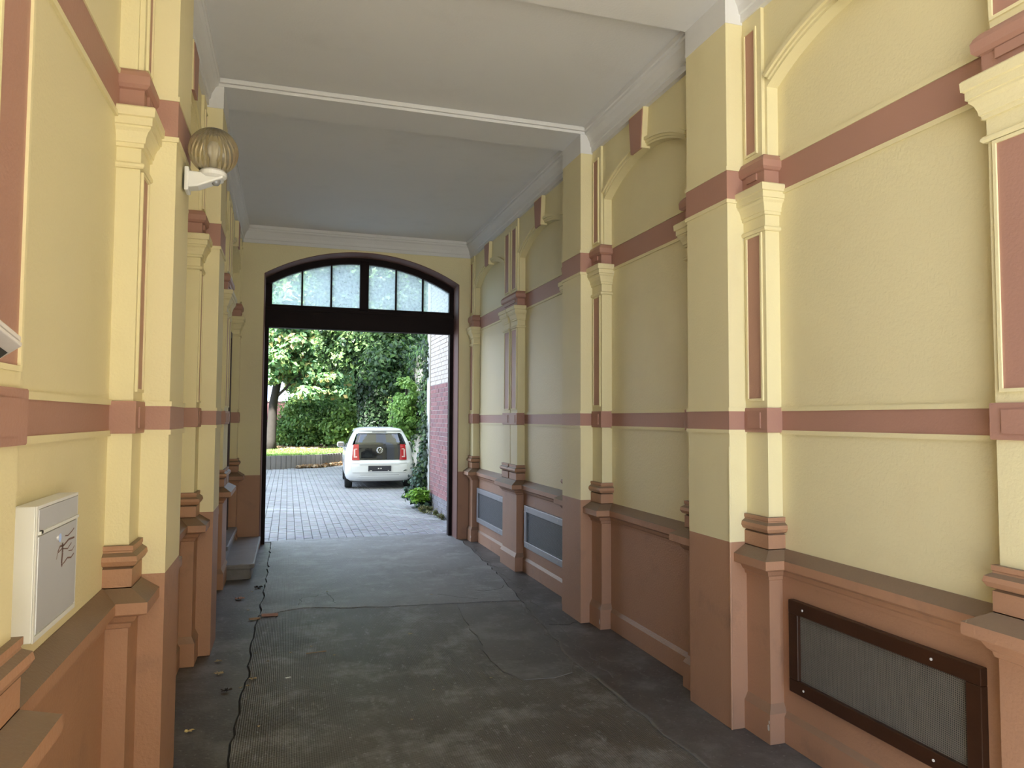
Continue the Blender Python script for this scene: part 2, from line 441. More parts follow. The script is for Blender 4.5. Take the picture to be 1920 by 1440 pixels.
def pilaster(side, kind, y0, y1, wall):
    nmx = 'double_pilaster' if kind == 'double' else 'half_pilaster'
    e = empty(nmx, (SX(side, P_PIL), (y0 + y1) / 2, 0), wall)
    def path(a, b, c=P_PIL):
        if kind == 'half_near': return [(c, b + 0.01), (c, a), (IN, a)]
        if kind == 'half_far': return [(IN, b), (c, b), (c, a - 0.01)]
        return [(IN, b), (c, b), (c, a), (IN, a)]
    full = path(y0, y1)
    mb = MB(); sweep(mb, side, full, PEDESTAL); mb.build('pedestal', 'brown', e)
    if kind == 'double':
        g = 0.013; mid = (y0 + y1) / 2
        shafts = [(y0, mid - g), (mid + g, y1)]
    else:
        shafts = [(y0, y1)]
    # body of the pilaster (between the pedestal and the cornice)
    mb = MB(); mu = MB()
    for a, b in shafts:
        lo, hi = a, b
        if kind == 'half_near': hi = b + 0.02
        if kind == 'half_far': lo = a - 0.02
        pbox(mb, side, -0.02, P_PIL, lo, hi, 1.17, 2.99)
        ua, ub = lo, hi
        if kind == 'half_near' or kind == 'double': ua += 0.018
        if kind == 'half_far' or kind == 'double': ub -= 0.018
        if kind == 'double':
            ua, ub = (a + 0.018, b) if a == y0 else (a, b - 0.018)
        pbox(mu, side, -0.02, P_PIL, ua, ub, 3.14, 4.02)
    if kind == 'double':
        q_ = MB(); pbox(q_, side, -0.02, P_PIL - 0.02, y0 + 0.02, y1 - 0.02, 1.0, 1.18); q_.build('base_core', 'brown', e)
        pbox(mb, side, -0.02, P_PIL - 0.04, y0 + 0.02, y1 - 0.02, 1.17, 2.99)
        pbox(mu, side, -0.02, P_PIL - 0.03, y0 + 0.02, y1 - 0.02, 3.14, 4.02)
    sh = mb.build('shaft', 'yellow', e)
    us = mu.build('upper_shaft', 'yellow', e)
    mbB, mbM, mbC = MB(), MB(), MB()
    for a, b in shafts:
        if kind == 'double': pp = [(IN, b), (P_PIL, b), (P_PIL, a), (IN, a)]
        else: pp = path(a, b)
        for mbq, pr in ((mbB, BASE), (mbM, MIDBLOCK), (mbC, CAPITAL)):   # base, band block, capital
            if kind == 'double':
                # keep the two shafts apart: the inner return stops short of the gap
                mx = max(o for o, z in pr); cut = max(0.0, mx - 0.010)
                if pr is MIDBLOCK: cut = 0.004
                aa, bb_ = (a, b - cut) if a == y0 else (a + cut, b)
                sweep(mbq, side, [(IN, bb_), (P_PIL, bb_), (P_PIL, aa), (IN, aa)], pr)
            else:
                sweep(mbq, side, pp, pr)
        y_a, y_b = a + 0.035, b - 0.035
        if kind != 'double': y_a, y_b = (a + 0.04, b - 0.035)
        if kind == 'half_far': y_a, y_b = (a + 0.035, b - 0.04)
        q = MB(); pbox(q, side, P_PIL, P_PIL + 0.020, y_a, y_b, 1.655, 1.742); q.build('raised_tablet', 'terra', e)
        frame_panel(side, e, y_a, y_b, 1.818, 2.72, P_PIL, e)
        frame_panel(side, e, y_a + 0.03 if kind != 'half_far' else y_a, y_b if kind != 'half_far' else y_b - 0.03, 3.20, 3.90, P_PIL, e)
    mbB.build('base', 'brown', e); mbM.build('band_block', 'terra', e); mbC.build('capital', 'yellow', e)
    mb = MB(); sweep(mb, side, full, FRIEZE)
    fr = mb.build('frieze', 'terra', e)
    q = MB(); pbox(q, side, P_PIL, P_PIL + 0.02, y0 + 0.05, y1 - 0.05, 3.03, 3.068); q.build('frieze_tablet', 'terra', e)
    return e

def pier(side, y0, y1, wall):
    e = empty('pier', (SX(side, P_PIER), (y0 + y1) / 2, 0), wall)
    def seg(name, z0, z1, mt, p=P_PIER, d=0.0):
        mb = MB(); pbox(mb, side, -0.02, p, y0 - d, y1 + d, z0, z1); return mb.build(name, mt, e)
    seg('dado', 0, Z_DADO, 'brown')
    seg('shaft', Z_DADO, ZB0, 'yellow'); seg('shaft', ZB1, ZU0, 'yellow'); seg('shaft', ZU1, Z_COR, 'yellow')
    seg('band', ZB0, ZB1, 'terra', P_PIER + 0.004, 0.004); seg('band', ZU0, ZU1, 'terra', P_PIER + 0.004, 0.004)
    for z0, z1 in ((ZB1, ZB1 + 0.022), (ZB0 - 0.022, ZB0), (ZU1, ZU1 + 0.022), (ZU0 - 0.022, ZU0)):
        seg('fillet', z0, z1, 'yellow', P_PIER + 0.009, 0.009)
    seg('cornice_block', Z_COR, Z_SOF, 'white', P_PIER + 0.003, 0.003)
    return e

ARCH_SPRING, ARCH_CROWN = 3.54, 3.725
def arc_pts(ya, yb, zs, zc, n=28):
    w = (yb - ya) / 2; h = zc - zs; r = (w * w + h * h) / (2 * h); cy = (ya + yb) / 2; cz = zc - r
    a = math.asin(w / r)
    return [(cy + r * math.sin(-a + 2 * a * i / n), cz + r * math.cos(-a + 2 * a * i / n)) for i in range(n + 1)], (cy, cz, r, a)

def bay(side, y0, y1, wall, key=True, door=None):
    e = empty('bay', (SX(side, 0), (y0 + y1) / 2, 0), wall)
    fn = lambda a, b, t: (SX(side, t), a, b)
    # spandrel wall with a blind segmental arch
    ya, yb = y0 - 0.02, y1 + 0.02
    arc, (cy, cz, r, a) = arc_pts(y0 + 0.002, y1 - 0.002, ARCH_SPRING, ARCH_CROWN)
    mb = MB()
    mb.strip(arc, [(p[0], 4.02) for p in arc], fn, -0.02, P_SPAN)
    pbox(mb, side, -0.02, P_SPAN, ya, y0 + 0.002, 3.14, 4.02)
    pbox(mb, side, -0.02, P_SPAN, y1 - 0.002, yb, 3.14, 4.02)
    mb.build('spandrel', 'yellow', e)
    # archivolt
    mb = MB()
    def ring(ro, amt=0.95):
        return [(cy + ro * math.sin(-a * amt + 2 * a * amt * i / 28), cz + ro * math.cos(-a * amt + 2 * a * amt * i / 28)) for i in range(29)]
    mb.strip(ring(r + 0.034), ring(r + 0.058), fn, P_SPAN - 0.01, P_SPAN + 0.026)
    mb.strip(ring(r + 0.016), ring(r + 0.034), fn, P_SPAN - 0.01, P_SPAN + 0.012)
    mb.build('archivolt', 'yellow', e)
    # keystone
    mb = MB()
    mb.prism([(cy - 0.083, 3.704), (cy + 0.083, 3.704), (cy + 0.118, 4.0), (cy - 0.118, 4.0)], fn, P_SPAN - 0.03, P_SPAN + 0.042)
    ks = mb.build('keystone', 'yellow', e)
    mb = MB()
    mb.prism([(cy - 0.078, 3.702), (cy + 0.078, 3.702), (cy + 0.110, 3.985), (cy - 0.110, 3.985)], fn, P_SPAN + 0.03, P_SPAN + 0.048)
    mb.build('keystone_panel', 'terra', e)
    if door is None:
        run = [(0, y1 + 0.01), (0, y0 - 0.01)]
        q = MB(); sweep(q, side, run, RAIL); q.build('dado_rail', 'brown', e)
        q = MB(); sweep(q, side, run, SKIRT); q.build('skirting', 'brown', e)
        q = MB(); sweep(q, side, run, BANDP(ZB0, ZB1)); q.build('band', 'terra', e)
        q = MB(); sweep(q, side, run, BANDP(ZU0, ZU1)); q.build('band', 'terra', e)
        for z0, z1 in ((ZB1, ZB1 + 0.022), (ZB0 - 0.022, ZB0), (ZU1, ZU1 + 0.022), (ZU0 - 0.022, ZU0)):
            q = MB(); sweep(q, side, run, FILLET(z0, z1)); q.build('fillet', 'yellow', e)
        q = MB(); pbox(q, side, -0.02, 0.014, y0, y1, 0, 0.86); q.build('dado_panel', 'brown', e)
    return e

def long_wall(side):
    nme = 'wall_right' if side > 0 else 'wall_left'
    mb = MB()
    t = -0.34
    if side > 0:
        pbox(mb, side, t, 0.0, Y_STREET - 0.5, 10.55, 0, 4.4)
    else:
        d0, d1, zt = 8.40, 9.58, 2.75
        pbox(mb, side, t, 0.0, Y_STREET - 0.5, d0, 0, 4.4)
        pbox(mb, side, t, 0.0, d1, 10.55, 0, 4.4)
        pbox(mb, side, t, 0.0, d0, d1, zt, 4.4)
    w = mb.build(nme, 'yellow_old')
    tag(w, 'long yellow plaster wall with pilasters, blind arches and terracotta bands on the %s' % ('right' if side > 0 else 'left'), 'wall', kind='structure')
    for y0, y1 in PIERS: pier(side, y0, y1, w)
    for kd, y0, y1 in PILS: pilaster(side, kd, y0, y1, w)
    for i, (y0, y1) in enumerate(BAYS):
        bay(side, y0, y1, w, door=True if (side < 0 and i == 4) else None)
    return w

wall_right = long_wall(1)
wall_left = long_wall(-1)
# worn corner bead on the near right pier
mb = MB(); mb.tube([(SX(1, P_PIER) - 0.001, 3.481, 1.02), (SX(1, P_PIER) - 0.001, 3.479, 1.55)], 0.006, 6)
mb.build('corner_bead', 'brown', wall_right).data.materials[0] = M['yellow']
mb = MB(); mb.tube([(SX(1, P_PIER) - 0.001, 3.481, 0.0), (SX(1, P_PIER) - 0.001, 3.481, 1.02)], 0.0068, 6); mb.build('corner_bead', 'brown', wall_right)

# ------------------------------------------------------------------ end walls (courtyard and street)
OX0, OX1, OSPR, OCRN = -0.33, 2.31, 3.61, 3.978
def end_wall(name, ya, yb, label, reveal):
    xa, xb = XL - 0.02, XR + 0.02
    fn = lambda a, b, t: (a, t, b)
    arc, _ = arc_pts(OX0, OX1, OSPR, OCRN, 40)
    mb = MB()
    mb.strip(arc, [(p[0], 4.4) for p in arc], fn, ya, yb)
    mb.box(xa, OX0, ya, yb, 0.95, 4.4); mb.box(OX1, xb, ya, yb, 0.95, 4.4)
    w = mb.build(name, 'yellow_old')
    tag(w, label, 'wall', kind='structure')
    for (p, q) in ((xa, OX0), (OX1, xb)):
        k = MB(); k.box(p, q, ya, yb, 0, 0.95); k.build('dado', 'brown', w)
    # painted reveal lining
    k = MB(); t = 0.012
    arc2, _ = arc_pts(OX0 + t, OX1 - t, OSPR, OCRN - t, 40)
    k.strip(arc2, arc, fn, ya + 0.001, yb - 0.001); k.build('arch_soffit', 'reveal', w)
    for (p, q) in ((OX0, OX0 + t), (OX1 - t, OX1)):
        k = MB(); k.box(p, q, ya + 0.001, yb - 0.001, 0, OSPR); k.build('reveal', 'reveal', w)
    return w
wall_back = end_wall('wall_back', Y_END, 10.55, 'yellow end wall around the arched courtyard gateway', True)
wall_front = end_wall('wall_front', -0.55, Y_STREET, 'yellow wall around the street archway behind the viewer', True)

# ------------------------------------------------------------------ ceiling, beams, cornices
mb = MB(); mb.box(XL - 0.3, XR + 0.3, -0.55, 10.55, Z_CEIL, 4.42)
ceiling = mb.build('ceiling', 'white')
tag(ceiling, 'off-white plaster ceiling in three sunken fields', 'ceiling', kind='structure')
for y0, y1 in PIERS:
    mb = MB(); mb.box(XL, XR, y0, y1, Z_SOF, Z_CEIL + 0.02); b = mb.build('beam', 'white', ceiling)
    mb = MB(); mb.box(XL, XR, y0 - 0.022, y0 + 0.01, Z_SOF + 0.022, Z_SOF + 0.05); mb.build('beam_moulding', 'white', ceiling)
    mb = MB(); mb.box(XL, XR, y0 - 0.008, y0 + 0.01, Z_SOF - 0.004, Z_SOF + 0.012); mb.build('beam_moulding', 'white', ceiling)
CORN = [(IN, 4.0), (0.012, 4.0), (0.012, 4.045), (0.022, 4.05), (0.030, 4.09), (0.055, 4.14), (0.075, 4.155), (0.075, 4.175), (0.085, 4.18), (0.085, 4.23), (IN, 4.23)]
for (a, b) in ((Y_STREET, 3.48), (3.91, 5.62), (6.04, Y_END)):
    for side in (1, -1):
        mb = MB(); sweep(mb, side, [(P_PIL, b), (P_PIL, a)], CORN); mb.build('cornice', 'white', ceiling)
def cornice_y(y, sgn):
    mb = MB(); pts = [(o * sgn + y, z) for o, z in CORN]
    mb.prism(pts, lambda a, b, t: (t, a, b), XL + 0.02, XR - 0.02); mb.build('cornice', 'white', ceiling)
cornice_y(Y_END, -1)
cornice_y(Y_STREET, 1)

# building volume above and beside the passage
def mass(name, label, *b):
    k = MB(); k.box(*b); o = k.build(name, 'yellow_old'); tag(o, label, 'wall', kind='structure'); return o
mass('wall_upper', 'upper floors of the house over the passage', -14, 14, -0.55, 10.55, 4.42, 24.5)
mass('wall_house_left', 'ground floor of the house left of the passage', -14, XL - 0.34, -0.55, 10.55, 0, 4.42)
mass('wall_house_right', 'ground floor of the house right of the passage', XR + 0.34, 14, -0.55, 10.55, 0, 4.42)

# ------------------------------------------------------------------ floor slabs
GAP = 0.006
floor = None
mb = MB(); mb.box(XL - 0.3, XR + 0.3, -0.6, 10.45, -0.30, -0.012)
floor = mb.build('floor', 'gap')
tag(floor, 'worn grey concrete passage floor with cracked joints', 'floor', kind='structure')
def jag(pts, amp, step=0.09, seed=0):
    rg = random.Random(seed); out = []
    for (a, b) in zip(pts[:-1], pts[1:]):
        L = math.dist(a, b); k = max(1, int(L / step))
        for i in range(k):
            t = i / k
            nx, ny = -(b[1] - a[1]) / L, (b[0] - a[0]) / L
            d = rg.uniform(-amp, amp) if not (i == 0 and a is pts[0]) else 0
            out.append((a[0] + (b[0] - a[0]) * t + nx * d, a[1] + (b[1] - a[1]) * t + ny * d))
    out.append(pts[-1]); return out
YF = 10.42
jl = jag([(-0.25, -0.6), (-0.245, 4.0), (-0.235, 4.7), (-0.22, 5.2), (-0.23, 5.65), (-0.215, 6.4), (-0.19, 7.2), (-0.18, 8.2), (-0.19, YF)], 0.014, 0.10, 1)   # left joint
jr = jag([(1.97, -0.6), (1.985, 3.4), (1.98, 4.4), (1.95, 4.75), (2.0, 5.2), (2.10, 6.2), (2.17, 6.9), (2.26, 8.1), (2.33, 9.5), (2.34, YF)], 0.018, 0.12, 2)    # right joint
jc = jag([(-0.205, 6.60), (0.03, 6.71), (0.17, 6.76), (0.49, 6.67), (1.0, 6.57), (1.48, 6.54), (2.11, 6.46)], 0.016, 0.10, 3)        # cross joint
def upto(path, y): return [p for p in path if p[1] < y]
def after(path, y): return [p for p in path if p[1] > y]
def slab(poly, mt, z=0.0, name='slab'):
    bm = bmesh.new()
    vs_ = [bm.verts.new((x, y, z)) for x, y in poly]
    f = bm.faces.new(vs_)
    if f.normal.z < 0: f.normal_flip()
    r = bmesh.ops.extrude_face_region(bm, geom=[f])
    for q in r['geom']:
        if isinstance(q, bmesh.types.BMVert): q.co.z -= 0.05
    bmesh.ops.recalc_face_normals(bm, faces=bm.faces)
    bmesh.ops.triangulate(bm, faces=[q for q in bm.faces if len(q.verts) > 4])
    me = bpy.data.meshes.new(name); bm.to_mesh(me); bm.free()
    me.materials.append(M[mt])
    o = bpy.data.objects.new(name, me); COL.objects.link(o); setparent(o, floor); return o
sh = lambda path, dx=0, dy=0: [(x + dx, y + dy) for x, y in path]
slab([(XL + 0.0, -0.6)] + sh(jl, -GAP) + [(XL, YF)], 'slab_plain', -0.004)
slab(sh(jr, GAP) + [(XR, YF), (XR, -0.6)], 'slab_plain', -0.002)
near = sh(upto(jl, 6.54), GAP) + sh(jc, 0, -GAP) + sh(list(reversed(upto(jr, 6.40))), -GAP)
slab(near, 'slab', 0.0)
far = sh(jc, 0, GAP) + sh(after(jr, 6.53), -GAP) + sh(list(reversed(after(jl, 6.66))), GAP)
slab(far, 'slab_far', 0.006)
# screed patch with a rounded end, laid over the near slab
pp = jag([(1.51, 6.50), (1.45, 6.03), (1.44, 5.5), (1.40, 5.05), (1.41, 4.70), (1.50, 4.53), (1.70, 4.50), (1.86, 4.55), (1.93, 4.75), (1.96, 5.2), (2.05, 6.2), (2.07, 6.43), (1.51, 6.50)], 0.014, 0.10, 5)
slab(pp[:-1], 'slab_patch', 0.004, 'screed_patch')
# thin smears of cement along the right joint and the edge of the patch
M['cement'] = mat('cement_smear', (0.155, 0.15, 0.138), 0.8, 0.3, 12, 0.5, 60)
def smear(path, w, z, seed):
    rg_ = random.Random(seed); A_, B_ = [], []
    for i, (x, y) in enumerate(path):
        a_, b_ = path[max(0, i - 1)], path[min(len(path) - 1, i + 1)]
        L = math.dist(a_, b_) or 1; nx, ny = -(b_[1] - a_[1]) / L, (b_[0] - a_[0]) / L
        h1, h2 = w * rg_.uniform(0.15, 1.0), w * rg_.uniform(0.15, 1.0)
        A_.append((x + nx * h1, y + ny * h1)); B_.append((x - nx * h2, y - ny * h2))
    k = MB(); k.strip(A_, B_, lambda a, b, t: (a, b, t), z - 0.006, z); return k.build('cement_smear', 'cement', floor)
smear([p for p in jr if 3.0 < p[1] < 6.4], 0.011, 0.0055, 3)
smear([p for p in pp[:-1] if p[1] < 6.4], 0.006, 0.0065, 4)
smear(jag([(2.08, 4.4), (2.13, 5.2), (2.20, 6.2), (2.27, 7.2), (2.30, 8.0), (2.36, 9.4)], 0.03, 0.1, 8), 0.006, 0.0005, 5)
# dirt-filled hairline cracks in the far slab and the right strip
def crack(path, w, z, seed):
    o_ = smear(jag(path, 0.012, 0.05, seed), w, z, seed); o_.name = 'floor_crack'; o_.data.materials[0] = M['gap']
crack([(1.80, 6.97), (1.88, 6.90), (2.0, 6.93), (2.10, 6.99), (2.13, 7.08)], 0.005, 0.0068, 21)
crack([(0.13, 6.85), (0.16, 7.15), (0.28, 7.13), (0.39, 7.27), (0.45, 6.85)], 0.003, 0.0068, 22)
crack([(1.41, 6.91), (1.54, 6.77), (1.74, 6.62)], 0.003, 0.0068, 23)
crack([(2.10, 5.67), (2.22, 5.61), (2.36, 5.67)], 0.003, 0.0, 24)
# threshold strip between concrete and paving
mb = MB(); mb.box(XL, XR, YF + 0.005, 10.525, -0.05, 0.003)
mb.build('threshold_strip', 'slab_far', floor)

# ------------------------------------------------------------------ gateway frame and fanlight
YG0, YG1 = 10.27, 10.38
def gframe():
    g = empty('door_1', (1.0, YG0, 0)); tag(g, 'dark brown timber gateway frame with a deep transom', 'door frame', kind='structure')
    k = MB(); k.box(OX0 + 0.012, OX0 + 0.062, YG0, YG1, 0, 2.93); k.build('jamb', 'darkwood', g)
    k = MB(); k.box(OX1 - 0.062, OX1 - 0.012, YG0, YG1, 0, 2.93); k.build('jamb', 'darkwood', g)
    k = MB(); k.box(OX0 + 0.012, OX1 - 0.012, YG0 - 0.02, YG1, 2.93, 3.21); k.build('transom', 'darkwood', g, bevel=0.006)
    k = MB(); k.box(OX0 + 0.012, OX1 - 0.012, YG0 - 0.035, YG0 - 0.015, 3.17, 3.205); k.build('transom_moulding', 'darkwood', g)
    w = empty('window_1', (1.0, YG0, 3.21)); tag(w, 'arched fanlight of six milky panes over the gateway', 'window', kind='structure')
    fn = lambda a, b, t: (a, t, b)
    inset = 0.095
    def arcz(x, d):
        _, (cx, cz, r, a) = arc_pts(OX0, OX1, OSPR, OCRN, 4)
        return cz + math.sqrt((r - d) ** 2 - (x - cx) ** 2)
    xs = [OX0 + 0.012 + (OX1 - OX0 - 0.024) * i / 40 for i in range(41)]
    k = MB(); k.strip([(x, arcz(x, inset + 0.002)) for x in xs], [(x, arcz(x, 0.014)) for x in xs], fn, YG0, YG1); k.build('arch_rail', 'darkwood', w)
    gx0, gx1 = OX0 + 0.095, OX1 - 0.075
    k = MB(); k.box(OX0 + 0.012, gx0, YG0, YG1, 3.21, arcz(OX0 + 0.02, 0.1) + 0.03); k.build('stile', 'darkwood', w)
    k = MB(); k.box(gx1, OX1 - 0.012, YG0, YG1, 3.21, arcz(OX1 - 0.02, 0.1) + 0.03); k.build('stile', 'darkwood', w)
    k = MB(); k.box(gx0, gx1, YG0, YG1, 3.21, 3.25); k.build('bottom_rail', 'darkwood', w)
    m0, m1 = 0.942, 1.065
    k = MB(); k.box(m0, m1, YG0 - 0.01, YG1, 3.21, arcz(1.0, 0.05)); k.build('mullion', 'darkwood', w, bevel=0.008)
    for (a, b) in ((gx0, m0), (m1, gx1)):
        cut = [a + (b - a) * i / 3 for i in range(4)]
        for i in (1, 2):
            k = MB(); k.box(cut[i] - 0.012, cut[i] + 0.012, YG0 + 0.02, YG1 - 0.02, 3.24, arcz(cut[i], inset - 0.02)); k.build('glazing_bar', 'darkwood', w)
        for i in range(3):
            xx = [cut[i] + (cut[i + 1] - cut[i]) * j / 8 for j in range(9)]
            k = MB(); k.strip([(x, 3.245) for x in xx], [(x, arcz(x, inset - 0.006)) for x in xx], fn, YG0 + 0.055, YG0 + 0.059)
            k.build('pane', 'haze_glass', w)
gframe()

# ------------------------------------------------------------------ side door with steps (left, next to the gateway)
dr = empty('door_2', (XL - 0.15, 9.0, 0.48)); tag(dr, 'dark brown side door in the left wall above the stone steps', 'door', kind='structure')
k = MB(); k.box(XL - 0.30, XL - 0.20, 8.40, 9.58, 0.40, 2.75); k.build('door_leaf', 'door', dr)
for (a, b, c, d) in ((8.50, 8.95, 0.65, 1.45), (9.03, 9.48, 0.65, 1.45), (8.50, 8.95, 1.6, 2.5), (9.03, 9.48, 1.6, 2.5)):
    k = MB(); k.box(XL - 0.21, XL - 0.185, a, b, c, d); k.build('door_panel', 'door', dr, bevel=0.008)
k = MB(); k.box(XL - 0.20, XL + 0.02, 8.40, 8.47, 0.0, 2.75); k.build('casing', 'door', dr)
k = MB(); k.box(XL - 0.20, XL + 0.02, 9.51, 9.58, 0.0, 2.75); k.build('casing', 'door', dr)
k = MB(); k.box(XL - 0.20, XL + 0.02, 8.40, 9.58, 2.68, 2.75); k.build('casing', 'door', dr)
k = MB(); k.tube([(XL - 0.19, 9.42, 1.45), (XL - 0.14, 9.42, 1.45), (XL - 0.14, 9.32, 1.45)], 0.009, 8); k.build('handle', 'alu', dr)

def step(name, label, x1, ya, yb, z0, z1):
    e = empty(name, (x1, (ya + yb) / 2, z0)); tag(e, label, 'step', 'stone steps at the side door')
    r = 0.07
    def outline(o):
        pts = [(XL + 0.002, ya - o)]
        for i in range(7):
            t = -math.pi / 2 + math.pi / 2 * i / 6
            pts.append((x1 - r + o + r * math.cos(t), ya - o + r + r * math.sin(t)))
        pts += [(x1 + o, yb), (XL + 0.002, yb)]
        return pts
    fn = lambda a, b, t: (a, b, t)
    k = MB(); k.prism(outline(0.028), fn, z1 - 0.055, z1); k.build('tread', 'stone', e, bevel=0.012)
    k = MB(); k.prism(outline(0.0), fn, z0, z1 - 0.05); k.build('riser', 'stone', e)
    return e
step('stone_step', 'lower worn grey stone step with rounded corner at the side door', -0.335, 8.12, 9.945, 0.0, 0.162)
step('stone_step', 'upper grey stone step partly hidden behind the pilaster', -0.61, 8.285, 9.73, 0.162, 0.325)

# ------------------------------------------------------------------ ventilation grilles
def grille(y0, y1, z0, z1, label, fw_, frame_mat, mesh_mat, pitch, holes=True):
    e = empty('ventilation_grille', (SX(1, 0.014), (y0 + y1) / 2, z0)); tag(e, label, 'grille', 'ventilation grilles in the right-hand dado')
    p0, p1 = 0.010, 0.046
    for a in ((y0, y1, z1 - fw_, z1), (y0, y1, z0, z0 + fw_), (y0, y0 + fw_, z0 + fw_, z1 - fw_), (y1 - fw_, y1, z0 + fw_, z1 - fw_)):
        k = MB(); pbox(k, 1, p0, p1, *a); k.build('frame_bar', frame_mat, e, bevel=0.004)
    k = MB(); pbox(k, 1, 0.012, 0.0165, y0 + fw_ - 0.01, y1 - fw_ + 0.01, z0 + fw_ - 0.01, z1 - fw_ + 0.01); k.build('backing', 'black', e)
    k = MB()
    a, b, c, d = y0 + fw_ - 0.004, y1 - fw_ + 0.004, z0 + fw_ - 0.004, z1 - fw_ + 0.004
    n = int((b - a) / pitch); w = pitch * 0.20
    for i in range(n + 1):
        y = a + (b - a) * i / n; pbox(k, 1, 0.0245, 0.0265, y - w, y + w, c, d)
    n2 = int((d - c) / pitch)
    for i in range(n2 + 1):
        z = c + (d - c) * i / n2; pbox(k, 1, 0.0245, 0.0268, a, b, z - w, z + w)
    k.build('wire_mesh', mesh_mat, e, recalc=False)['kind'] = 'stuff'
    # screws
    L = y1 - y0
    for yy in (y0 + 0.2 * L, y1 - 0.1 * L):
        for zz in (z0 + fw_ * 0.5, z1 - fw_ * 0.5):
            k = MB(); k.tube([(SX(1, 0.044), yy, zz), (SX(1, 0.0485), yy, zz)], 0.006, 8); k.build('screw', 'screw', e)
    return e
grille(2.105, 3.20, 0.295, 0.765, 'large dark brown framed wire mesh vent grille nearest the viewer', 0.068, 'grille_brown', 'mesh', 0.0085)
grille(6.30, 7.60, 0.285, 0.745, 'grey metal framed vent grille just before the double pilaster', 0.068, 'steel_grey', 'mesh_dark', 0.012)
grille(8.31, 9.69, 0.275, 0.745, 'grey metal framed vent grille next to the gateway', 0.068, 'steel_grey', 'mesh_dark', 0.012)
k = MB(); k.box(XL - 0.34, XL, 8.40, 9.58, 0.0, 0.40); k.build('door_sill', 'stone', dr)

# ------------------------------------------------------------------ mailbox
def mailbox(name, label, x0, x1, y0, y1, z0, z1, scribble=True):
    e = empty(name, (x0, (y0 + y1) / 2, z0)); tag(e, label, 'mailbox')
    k = MB(); k.box(x0, x1 - 0.004, y0, y1, z0, z1); k.build('body', 'white_metal', e, bevel=0.003)
    k = MB(); k.box(x1 - 0.0035, x1, y0, y0 + 0.012, z0, z1); k.box(x1 - 0.0035, x1, y1 - 0.006, y1, z0, z1)
    k.box(x1 - 0.0035, x1, y0 + 0.0125, y1 - 0.0065, z0, z0 + 0.014); k.box(x1 - 0.0035, x1, y0 + 0.0125, y1 - 0.0065, z1 - 0.008, z1); k.build('front_rim', 'white_metal', e)
    k = MB(); k.box(x1 - 0.006, x1 + 0.001, y0 + 0.014, y1 - 0.008, z1 - 0.075, z1 - 0.010)
    f = k.build('letter_flap', 'alu', e, bevel=0.002)
    k = MB(); k.box(x1 - 0.002, x1 + 0.006, y0 + 0.016, y1 - 0.010, z1 - 0.078, z1 - 0.070); k.build('flap_lip', 'white_metal', e)
    k = MB(); k.box(x1 - 0.006, x1 + 0.001, y0 + 0.018, y1 - 0.010, z0 + 0.018, z1 - 0.084)
    d = k.build('door', 'alu', e, bevel=0.002)
    k = MB(); k.tube([(x1, y0 + 0.20, z1 - 0.115), (x1 + 0.004, y0 + 0.20, z1 - 0.115)], 0.013, 16); lk = k.build('lock', 'chrome', d)
    k = MB(); k.tube([(x1, y0 + 0.027, z1 - 0.072), (x1 + 0.0075, y0 + 0.027, z1 - 0.072)], 0.005, 10); k.build('hinge_pin', 'black', e)
    if scribble:
        ink = mat('scratched_ink', (0.20, 0.12, 0.10), 0.7)
        k = MB()
        def stroke(pts, w=0.0035):
            for (a, b) in zip(pts[:-1], pts[1:]):
                ya, za = y0 + a[0], z1 - a[1]; yb, zb = y0 + b[0], z1 - b[1]
                L = math.hypot(yb - ya, zb - za); nx, nz = -(zb - za) / L * w / 2, (yb - ya) / L * w / 2
                xx = x1 + 0.0016
                k.add([(xx, ya - nx, za - nz), (xx, yb - nx, zb - nz), (xx, yb + nx, zb + nz), (xx, ya + nx, za + nz)], [(0, 1, 2, 3)])
        stroke([(0.235, 0.135), (0.24, 0.165), (0.232, 0.195), (0.24, 0.205)], 0.012)
        stroke([(0.19, 0.155), (0.21, 0.142), (0.25, 0.145), (0.30, 0.135), (0.36, 0.138)], 0.006)
        stroke([(0.18, 0.175), (0.19, 0.158), (0.23, 0.152), (0.29, 0.162), (0.33, 0.15)], 0.004)
        stroke([(0.25, 0.20), (0.29, 0.19), (0.33, 0.196), (0.36, 0.188)], 0.005)
        stroke([(0.26, 0.118), (0.29, 0.122), (0.33, 0.115), (0.355, 0.108)], 0.004)
        stroke([(0.30, 0.17), (0.34, 0.175), (0.365, 0.165)], 0.003)
        k.build('scribble', ink, d, recalc=False)
    return e
mailbox('mailbox', 'white mailbox with silver scribbled door on the left wall', XL + 0.002, -0.640, 2.243, 2.640, 1.092, 1.457)
mailbox('mailbox', 'white mailbox holding the newspaper at the left edge', SX(-1, P_PIL) + 0.002, SX(-1, P_PIL) + 0.075, 1.25, 1.60, 1.52, 1.82, False)

